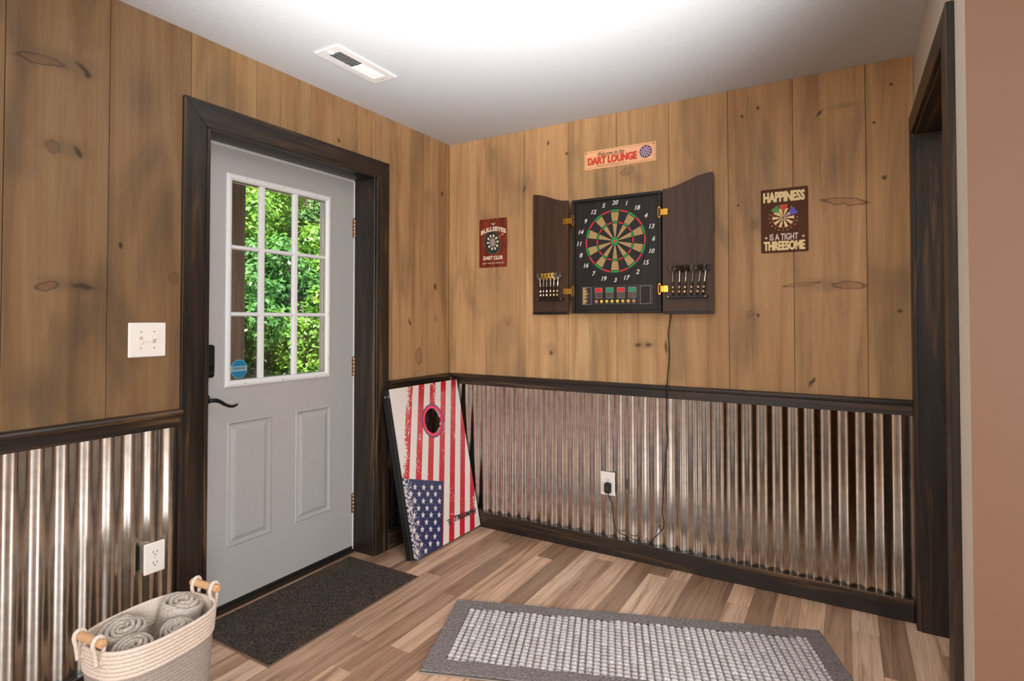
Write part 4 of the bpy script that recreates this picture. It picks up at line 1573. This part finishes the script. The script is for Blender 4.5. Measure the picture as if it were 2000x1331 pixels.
for ang, colr, fcol in ((128, (70, 150, 66), (226, 206, 84)), (88, (206, 62, 30), (150, 70, 40)), (32, (84, 76, 190), (200, 170, 214))):
    dm = MB()
    dm.prism([(0.006, 0), (0.036, 0.006), (0.036, -0.006)], lambda u, v, q: (u, v, q), 0, 0.0004)
    dd_ = put('dart_emblem', dm, flat('sign_dart_a', fcol, 0.5), sg, -0.004, 0.012, 0.0026, math.radians(ang))
    dm = MB()
    dm.prism([(0.034, 0.0), (0.044, 0.015), (0.062, 0.017), (0.066, 0.008), (0.060, 0.0), (0.066, -0.008), (0.062, -0.017), (0.044, -0.015)], lambda u, v, q: (u, v, q), 0.0004, 0.0008)
    put('flight_emblem', dm, flat('sign_dart_b', colr, 0.5), dd_, 0, 0, 0)
for (u, v) in ((-w / 2 + 0.008, h / 2 - 0.010), (w / 2 - 0.008, -h / 2 + 0.012)):
    put('nail', MB().lathe([(0.0035, 0), (0.0025, 0.0015)], None, 8), M_pblack, sg, u, v)

# ================================================================== CORNHOLE BOARD
BW, BL, BT = 0.612, 0.912, 0.068
bxp, bzp = 0.268, 0.0165           # front bottom edge
th = math.atan2(0.185, 0.893)
# local frame: u along +Y (left to right as seen), v up the face, n out of the face
U = Vector((0, 1, 0))
V = Vector((-math.sin(th), 0, math.cos(th)))
N = Vector((math.cos(th), 0, math.sin(th)))
Mb = Matrix((U, V, N)).transposed().to_4x4()
cor = thing('cornhole_board', 'leaning cornhole board printed with a distressed American flag', 'cornhole board', (bxp, -0.641, bzp))
cor.rotation_euler = Mb.to_euler()


def m_flag():
    m = NT('flag_print')
    P = m.pos()
    sep = m.n('ShaderNodeSeparateXYZ')
    m.l(P, sep.inputs[0])
    u, v = sep.outputs[0], sep.outputs[1]
    # the flag is printed at a slant across the board
    sx = m.math('SUBTRACT', m.math('MULTIPLY', u, 0.960), m.math('MULTIPLY', v, 0.279))
    rx = m.math('ADD', m.math('MULTIPLY', u, 0.279), m.math('MULTIPLY', v, 0.960))
    red = None
    for k in range(7):
        c = -0.124 + 0.1005 * k + 0.0243
        kk = m.math('LESS_THAN', m.math('ABSOLUTE', m.math('SUBTRACT', sx, c)), 0.0243)
        red = kk if red is None else m.math('MAXIMUM', red, kk)
    canton = m.math('MULTIPLY', m.math('LESS_THAN', sx, 0.2175), m.math('LESS_THAN', rx, 0.413))
    n1 = m.noise(m.scale(P, (95, 60, 1)), 1.0, 5.0, 0.7)
    n2 = m.noise(m.scale(P, (9, 5, 1)), 1.0, 3.0, 0.6)
    wear_edge = m.maprange(sx, -0.125, -0.06, 0.10, 0.0)
    wear_c = m.maprange(u, 0.0, 0.10, 0.16, 0.0)
    lvl = m.math('ADD', m.math('MULTIPLY', n2, 0.42), m.math('MULTIPLY', n1, 0.58))
    worn = m.math('GREATER_THAN', m.math('ADD', lvl, wear_edge), 0.585)
    wornc = m.math('GREATER_THAN', m.math('ADD', m.math('MULTIPLY', n1, 1.0), wear_c), 0.66)
    keep = m.math('SUBTRACT', 1.0, worn)
    keepc = m.math('SUBTRACT', 1.0, wornc)
    white = lin((226, 214, 206))
    col = m.mix(m.math('MULTIPLY', red, keep), white, lin((190, 16, 34)))
    ccol = m.mix(keepc, white, lin((34, 40, 84)))
    col = m.mix(canton, col, ccol)
    m.set(**{'Base Color': col, 'Roughness': 0.35})
    return m.m


M_flag = m_flag()
M_bframe = flat('board_black_frame', (22, 22, 20), 0.4, noise=0.2, nscale=40)
M_navy = flat('board_navy_ring', (48, 32, 92), 0.4)
M_pink = flat('board_pink_ring', (226, 40, 84), 0.4)
HC = (0.317, 0.692)
HR = 0.0735


def face_with_hole(w, l, hc, hr, z0, z1, seg=48):
    """rectangular face with a round hole: fan between the circle and the border"""
    mb = MB()
    circ = [(hc[0] + hr * math.cos(2 * PI * i / seg), hc[1] + hr * math.sin(2 * PI * i / seg)) for i in range(seg)]
    bor = []
    for i in range(seg):
        a = 2 * PI * i / seg
        dx, dy = math.cos(a), math.sin(a)
        ts = []
        if dx > 1e-9: ts.append((w - hc[0]) / dx)
        if dx < -1e-9: ts.append(-hc[0] / dx)
        if dy > 1e-9: ts.append((l - hc[1]) / dy)
        if dy < -1e-9: ts.append(-hc[1] / dy)
        t = min(ts)
        bor.append((hc[0] + dx * t, hc[1] + dy * t))
    # insert exact corners
    cor_ = [(0, 0), (w, 0), (w, l), (0, l)]
    for c in cor_:
        k = min(range(seg), key=lambda i: (bor[i][0] - c[0]) ** 2 + (bor[i][1] - c[1]) ** 2)
        bor[k] = c
    n = seg
    vs = [(x, y, z1) for x, y in circ] + [(x, y, z1) for x, y in bor] + [(x, y, z0) for x, y in circ] + [(x, y, z0) for x, y in bor]
    fs = []
    for i in range(n):
        j = (i + 1) % n
        fs.append((i, n + i, n + j, j))
        fs.append((2 * n + i, 2 * n + j, 3 * n + j, 3 * n + i))
        fs.append((i, j, 2 * n + j, 2 * n + i))
        fs.append((n + i, 3 * n + i, 3 * n + j, n + j))
    return mb.add(vs, fs)


part('face', face_with_hole(BW, BL, HC, HR, -0.010, 0.0), M_flag, cor, world=False)
fbz0, fbz1 = -BT, -0.0102
for (a0, a1, b0, b1) in ((0.0, 0.02, 0.0, BL), (BW - 0.02, BW, 0.0, BL), (0.0203, BW - 0.0203, 0.0, 0.02), (0.0203, BW - 0.0203, BL - 0.02, BL)):
    part('frame_rail', MB().cbox(a0, a1, b0, b1, fbz0, fbz1, 0.002), M_bframe, cor, world=False)
# side fold seam and edge trim visible along the left side
part('edge_trim', MB().box(-0.0022, -0.0002, 0.002, BL - 0.002, -0.028, -0.026), flat('seam_grey', (70, 70, 66), 0.4), cor, world=False)
for zz in (-0.045, -0.018):
    part('bolt', MB().lathe([(0.006, 0), (0.005, 0.003), (0.002, 0.004)], Matrix.Translation((-0.0005, BL - 0.038, zz)) @ Matrix.Rotation(-PI / 2, 4, 'Y'), 12), M_screw, cor, world=False)
part('hole_ring', disc(0.0905, 0.0006, 48, 0.0735), M_pink, cor, world=False, loc=(HC[0], HC[1], 0.0002))
part('hole_ring', disc(0.0985, 0.0006, 48, 0.0906), M_navy, cor, world=False, loc=(HC[0], HC[1], 0.0002))
starme = flatpoly(star_poly(0.0185, 0.42), 0.0004).mesh('star')
starme.materials.append(flat('star_white', (226, 214, 206), 0.4))
STARS = [(0.285, 0.311), (0.215, 0.328), (0.148, 0.345), (0.078, 0.365), (0.237, 0.285), (0.173, 0.303), (0.103, 0.321), (0.038, 0.338), (0.262, 0.239), (0.192, 0.259), (0.128, 0.276), (0.061, 0.295), (0.219, 0.211), (0.149, 0.231), (0.081, 0.25), (0.022, 0.267), (0.241, 0.168), (0.174, 0.187), (0.108, 0.206), (0.039, 0.225), (0.199, 0.14), (0.127, 0.162), (0.06, 0.18), (0.219, 0.096), (0.152, 0.117), (0.085, 0.136), (0.022, 0.152), (0.177, 0.069), (0.108, 0.09), (0.039, 0.11), (0.194, 0.026), (0.131, 0.045), (0.061, 0.064), (0.087, 0.022), (0.022, 0.04)]
for (u, v) in STARS:
    link('star', starme, None, cor, loc=(u, v, 0.0003), rot=(0, 0, -0.28))
part('lettering', text_mesh('TRIUMPH', 0.222, 0.029, bold=0.045, shear=0.3), M_pblack, cor, world=False, loc=(0.482, 0.100, 0.0004), rot=(0, 0, -0.06))
emb = MB()
for k in range(3):
    emb.prism([(-0.022 + 0.005 * k, 0.010 - 0.012 * k), (0.016 + 0.003 * k, 0.010 - 0.012 * k), (0.020 + 0.002 * k, 0.016 - 0.012 * k), (-0.018 + 0.005 * k, 0.016 - 0.012 * k)], lambda u, v, q: (u, v, q), 0, 0.0004)
part('emblem', emb, M_pblack, cor, world=False, loc=(0.322, 0.104, 0.0004))

# ================================================================== DOOR MAT
def m_mat():
    m = NT('doormat_pile')
    P = m.pos()
    f = m.noise(P, 210.0, 3.0, 0.7)
    f2 = m.noise(P, 14.0, 2.0)
    col = m.ramp(f, [(0.36, lin((40, 34, 30))), (0.5, lin((70, 60, 53))), (0.66, lin((118, 106, 96)))])
    col = m.mix(m.maprange(f2, 0.4, 0.7, 0.0, 0.35), col, lin((54, 50, 48)))
    m.set(**{'Base Color': col, 'Roughness': 0.95})
    m.b.inputs['Specular IOR Level'].default_value = 0.1
    m.bump(f, 1.0, 0.006)
    return m.m


dm_t = thing('doormat', 'dark brown speckled doormat in front of the grey door', 'doormat', (0.13, -1.18, 0))
mx0, mx1, my0, my1 = -0.105, 0.383, -1.612, -0.752
part('backing', MB().cbox(mx0, mx1, my0, my1, 0.0003, 0.004, 0.001), flat('mat_edge', (124, 100, 80), 0.8), dm_t)


def pile(nx, ny, x0, x1, y0, y1, z, amp, seed):
    r_ = np.random.default_rng(seed)
    X, Y = np.meshgrid(np.linspace(x0, x1, nx), np.linspace(y0, y1, ny), indexing='ij')
    Z = z + r_.normal(scale=amp, size=X.shape)
    Z[0, :] = Z[-1, :] = z - 0.003
    Z[:, 0] = Z[:, -1] = z - 0.003
    v = np.stack([X, Y, Z], -1).reshape(-1, 3)
    idx = np.arange(nx * ny).reshape(nx, ny)
    f = np.stack([idx[:-1, :-1], idx[1:, :-1], idx[1:, 1:], idx[:-1, 1:]], -1).reshape(-1, 4)
    me = bpy.data.meshes.new('pile')
    me.from_pydata(v.tolist(), [], f.tolist())
    return me


pm = part('pile', pile(140, 240, mx0 + 0.006, mx1 - 0.006, my0 + 0.006, my1 - 0.006, 0.0075, 0.0009, 2), m_mat(), dm_t)
pm['kind'] = 'stuff'

# ================================================================== RUG
def m_yarn(name, a, b, sc=160.0, bump=0.8, ground=None):
    m = NT(name)
    P = m.pos()
    f = m.noise(P, sc, 3.0, 0.7)
    col = m.ramp(f, [(0.35, lin(a)), (0.65, lin(b))])
    if ground:      # darker between the light loops: ground yarn, with the gaps' shade put in
        at = m.n('ShaderNodeAttribute', attribute_name='loop_tone')
        col = m.mix(at.outputs['Fac'], lin(ground), col)
    m.set(**{'Base Color': col, 'Roughness': 0.95})
    m.b.inputs['Specular IOR Level'].default_value = 0.1
    m.bump(f, bump, 0.004)
    return m.m


RL, RWd = 1.545, 0.540
rug_ang = math.atan2(0.549, 1.441)
rug = thing('accent_rug', 'grey rectangular rug with a woven light centre on the plank floor', 'rug', (0.689, -0.851, 0.0), rot=(0, 0, rug_ang))
# local: x along the long side, y negative towards the camera
part('backing', MB().cbox(0, RL, -RWd, 0, 0.0003, 0.005, 0.0015), flat('rug_binding', (150, 136, 124), 0.9), rug, world=False)
M_border = m_yarn('rug_border_yarn', (92, 86, 84), (152, 144, 141))
bwid = 0.082
ba = pile(300, 110, 0.003, RL - 0.003, -RWd + 0.003, -0.003, 0.0135, 0.0007, 4)
bo = part('border_pile', ba, M_border, rug, world=False)
bo['kind'] = 'stuff'
# flatten the middle of the border mesh away under the woven field
bm = bmesh.new()
bm.from_mesh(ba)
kill = [f for f in bm.faces if bwid < f.calc_center_median().x < RL - bwid and -RWd + bwid < f.calc_center_median().y < -bwid]
bmesh.ops.delete(bm, geom=kill, context='FACES')
bm.to_mesh(ba)
bm.free()


def woven(x0, x1, y0, y1, px, py_):
    nx = int((x1 - x0) / px) * 9
    ny = int((y1 - y0) / py_) * 8
    X, Y = np.meshgrid(np.linspace(x0, x1, nx), np.linspace(y0, y1, ny), indexing='ij')
    r_ = np.random.default_rng(9)
    cx = np.floor((X - x0) / px)
    ph = ((cx.astype(int) * 7919) % 13) / 13.0
    wob = 0.12 * np.sin(Y * 23 + X * 9)
    hx = np.sin(np.clip(((X - x0) / px) % 1.0, 0, 1) * PI)
    hy = np.abs(np.sin((((Y - y0) / py_) + ph + wob) * PI))
    cell = (cx * 131 + np.floor((Y - y0) / py_ + ph + wob) * 17).astype(int)
    rnd = ((cell * 2654435761) % 1000) / 1000.0
    Hh = 0.005 + 0.0115 * (hx ** 0.4) * (0.12 + 0.88 * hy ** 0.45) * (0.8 + 0.35 * rnd) + r_.normal(scale=0.0004, size=X.shape)
    v = np.stack([X, Y, Hh], -1).reshape(-1, 3)
    idx = np.arange(nx * ny).reshape(nx, ny)
    f = np.stack([idx[:-1, :-1], idx[1:, :-1], idx[1:, 1:], idx[:-1, 1:]], -1).reshape(-1, 4)
    me = bpy.data.meshes.new('woven_field')
    me.from_pydata(v.tolist(), [], f.tolist())
    at = me.attributes.new('loop_tone', 'FLOAT', 'POINT')
    at.data.foreach_set('value', np.clip((Hh - 0.0078) / 0.0055, 0, 1).astype(np.float32).ravel())
    return me


wf = part('woven_field', woven(bwid - 0.004, RL - bwid + 0.004, -RWd + bwid - 0.004, -bwid + 0.004, 0.0275, 0.0225), m_yarn('rug_field_yarn', (164, 158, 157), (234, 229, 227), 190.0, 0.6, (104, 98, 97)), rug, world=False, smooth=True)
wf['kind'] = 'stuff'

# ================================================================== BASKET WITH TOWELS
bk_c = Vector((0.405, -2.035, 0.0))
bk_rot = math.radians(6)
bk = thing('rope_basket', 'oval cream and grey rope basket holding rolled towels', 'basket', bk_c, rot=(0, 0, bk_rot))
BA, BB_, BN = 0.128, 0.172, 2.7     # half width (x), half length (y)


def oval(t, s=1.0, da=0.0):
    c, s_ = math.cos(t), math.sin(t)
    return ((BA * s + da) * math.copysign(abs(c) ** (2 / BN), c), (BB_ * s + da) * math.copysign(abs(s_) ** (2 / BN), s_))


RIM = 0.372


def coil(z, s, r, seg=72, k=8, da=0.0):
    vs, fs = [], []
    for i in range(seg):
        t = 2 * PI * i / seg
        x, y = oval(t, s, da)
        d = Vector((x, y, 0)).normalized()
        for j in range(k):
            a = 2 * PI * j / k
            vs.append((x + d.x * r * math.cos(a), y + d.y * r * math.cos(a), z + r * math.sin(a) * 1.05))
    for i in range(seg):
        i2 = (i + 1) % seg
        for j in range(k):
            j2 = (j + 1) % k
            fs.append((i * k + j, i2 * k + j, i2 * k + j2, i * k + j2))
    return MB().add(vs, fs)


def m_rope(name, a, b):
    m = NT(name)
    P = m.pos()
    f = m.noise(P, 240.0, 3.0, 0.6)
    w_ = m.n('ShaderNodeTexWave', wave_type='BANDS', bands_direction='DIAGONAL')
    m.l(P, w_.inputs['Vector'])
    w_.inputs['Scale'].default_value = 70.0
    w_.inputs['Distortion'].default_value = 1.0
    col = m.ramp(f, [(0.3, lin(a)), (0.7, lin(b))])
    m.set(**{'Base Color': col, 'Roughness': 0.9})
    m.b.inputs['Specular IOR Level'].default_value = 0.15
    m.bump(m.math('ADD', f, m.math('MULTIPLY', w_.outputs['Fac'], 0.4)), 0.45, 0.003)
    return m.m


M_rope = m_rope('rope_cream', (206, 186, 168), (236, 220, 206))
M_ropeg = m_rope('rope_grey', (150, 137, 126), (178, 165, 154))
rr = 0.0062
ncre = 7
zc = RIM
for k in range(ncre):
    zz = RIM - k * 0.0118
    part('rope_coil', coil(zz, 1.0 - 0.006 * k, rr), M_rope, bk, world=False, smooth=True)
body = MB()
nrow = 26
ztop = RIM - (ncre - 0.5) * 0.0118
prof = []
for i in range(nrow * 4 + 1):
    f_ = i / (nrow * 4)
    z = ztop * (1 - f_) + 0.004 * f_
    bul = 0.0022 * abs(math.sin(i / 4 * PI))
    prof.append((z, (0.957 - 0.10 * f_), bul))
seg = 72
vs, fs = [], []
for z, s_, bul in prof:
    for i in range(seg):
        x, y = oval(2 * PI * i / seg, s_, bul)
        vs.append((x, y, z))
for a in range(len(prof) - 1):
    for i in range(seg):
        j = (i + 1) % seg
        fs.append((a * seg + i, (a + 1) * seg + i, (a + 1) * seg + j, a * seg + j))
body.add(vs, fs)
part('body', body, M_ropeg, bk, world=False, smooth=True)
inner = MB()
vs, fs = [], []
for z, s_ in ((RIM, 0.955), (0.2, 0.90), (0.012, 0.83)):
    for i in range(seg):
        x, y = oval(2 * PI * i / seg, s_)
        vs.append((x, y, z))
for a in range(2):
    for i in range(seg):
        j = (i + 1) % seg
        fs.append((a * seg + i, a * seg + j, (a + 1) * seg + j, (a + 1) * seg + i))
fs.append(tuple(2 * seg + i for i in range(seg)))
inner.add(vs, fs)
part('lining', inner, M_rope, bk, world=False, smooth=True)
part('base_coil', coil(0.0062, 0.86, rr), M_rope, bk, world=False, smooth=True)
M_dowel = stained('handle_beech', 'x', (178, 128, 86), (206, 156, 110), (226, 182, 138), 0.5, 0.3, 0.7)
for sgn in (-1, 1):
    yy = sgn * (BB_ + 0.004)
    hd = part('handle', MB().lathe([(0.009, -0.064), (0.0118, -0.061), (0.0118, 0.061), (0.009, 0.064)], Matrix.Translation((0, yy, RIM + 0.034)) @ Matrix.Rotation(PI / 2, 4, 'Y'), 16), M_dowel, bk, world=False, smooth=True, angle=40)
    hd['label'] = 'turned wooden dowel handle'
    for sx in (-0.043, 0.043):
        loop = [(sx, yy - sgn * 0.004, RIM - 0.03), (sx, yy - sgn * 0.010, RIM), (sx, yy - sgn * 0.015, RIM + 0.028), (sx, yy - sgn * 0.006, RIM + 0.048), (sx, yy + sgn * 0.008, RIM + 0.049), (sx, yy + sgn * 0.016, RIM + 0.034), (sx, yy + sgn * 0.011, RIM + 0.010), (sx, yy + sgn * 0.006, RIM - 0.03)]
        part('handle_loop', MB().tube(smooth_path(loop, 4), 0.0058, 8), M_rope, bk, world=False, smooth=True)


def m_towel():
    m = NT('towel_terry')
    P = m.pos()
    f = m.noise(P, 150.0, 4.0, 0.7)
    f2 = m.noise(P, 18.0, 2.0)
    col = m.ramp(f, [(0.3, lin((172, 159, 147))), (0.7, lin((226, 215, 204)))])
    col = m.mix(m.maprange(f2, 0.45, 0.7, 0.0, 0.35), col, lin((214, 208, 202)))
    m.set(**{'Base Color': col, 'Roughness': 1.0})
    m.b.inputs['Specular IOR Level'].default_value = 0.05
    m.bump(f, 1.0, 0.006)
    return m.m


M_towel = m_towel()


def towel(label, loc, R, L, tilt, squash, turns, seed, spin):
    r_ = random.Random(seed)
    t = R / (turns + 0.6)
    nst = int(turns * 26)
    vs, fs = [], []
    hz = [r_.uniform(-1, 1) for _ in range(12)]
    for i in range(nst + 1):
        a = 2 * PI * turns * i / nst
        r = t * 0.55 + t * a / (2 * PI)
        r += 0.0012 * math.sin(a * 2.3 + seed) + 0.0016 * math.sin(a * 0.83 + 2 * seed)
        ht = L / 2 + 0.005 * hz[int(a * 2) % 12] * 0.6 + 0.006 * math.sin(a * 0.9 + seed) - 0.012 * (r / R) ** 2
        hw = t * 0.45
        c, s = math.cos(a), math.sin(a)
        for rad, z in ((r + hw, -L / 2), (r + hw * 1.03, 0.0), (r + hw, ht - hw * 2.0), (r + hw * 0.75, ht - hw * 0.55), (r, ht), (r - hw * 0.75, ht - hw * 0.55), (r - hw, ht - hw * 2.0), (r - hw, -L / 2)):
            vs.append((rad * c, rad * s * squash, z))
    k = 8
    for i in range(nst):
        for j in range(k - 1):
            fs.append((i * k + j, i * k + j + 1, (i + 1) * k + j + 1, (i + 1) * k + j))
    fs.append(tuple(range(k)))
    fs.append(tuple(nst * k + j for j in range(k))[::-1])
    me = MB().add(vs, fs).mesh('rolled_towel')
    bm = bmesh.new()
    bm.from_mesh(me)
    bmesh.ops.recalc_face_normals(bm, faces=list(bm.faces))
    bm.to_mesh(me)
    bm.free()
    o = link('rolled_towel', me, M_towel, None, loc=loc, smooth=True)
    o.rotation_euler = (Matrix.Rotation(tilt[1], 4, 'Y') @ Matrix.Rotation(tilt[0], 4, 'X') @ Matrix.Rotation(spin, 4, 'Z')).to_euler()
    tag(o, label, 'towel', 'rolled towels in the basket')
    return o


towel('rolled grey towel standing tallest at the back of the basket', (0.362, -1.945, 0.288), 0.064, 0.21, (-0.2, 0.10), 0.9, 3.3, 1, 0.4)
towel('rolled towel nearest the metal wall at the left end of the basket', (0.352, -2.090, 0.284), 0.061, 0.19, (0.06, 0.14), 0.92, 3.6, 2, 1.2)
towel('rolled towel at the left front rim of the basket', (0.466, -2.120, 0.276), 0.057, 0.19, (0.06, 0.14), 0.92, 3.4, 3, 2.2)
towel('small rolled towel against the right front rim of the basket', (0.463, -1.998, 0.272), 0.050, 0.19, (-0.04, 0.14), 0.92, 3.2, 4, 3.0)
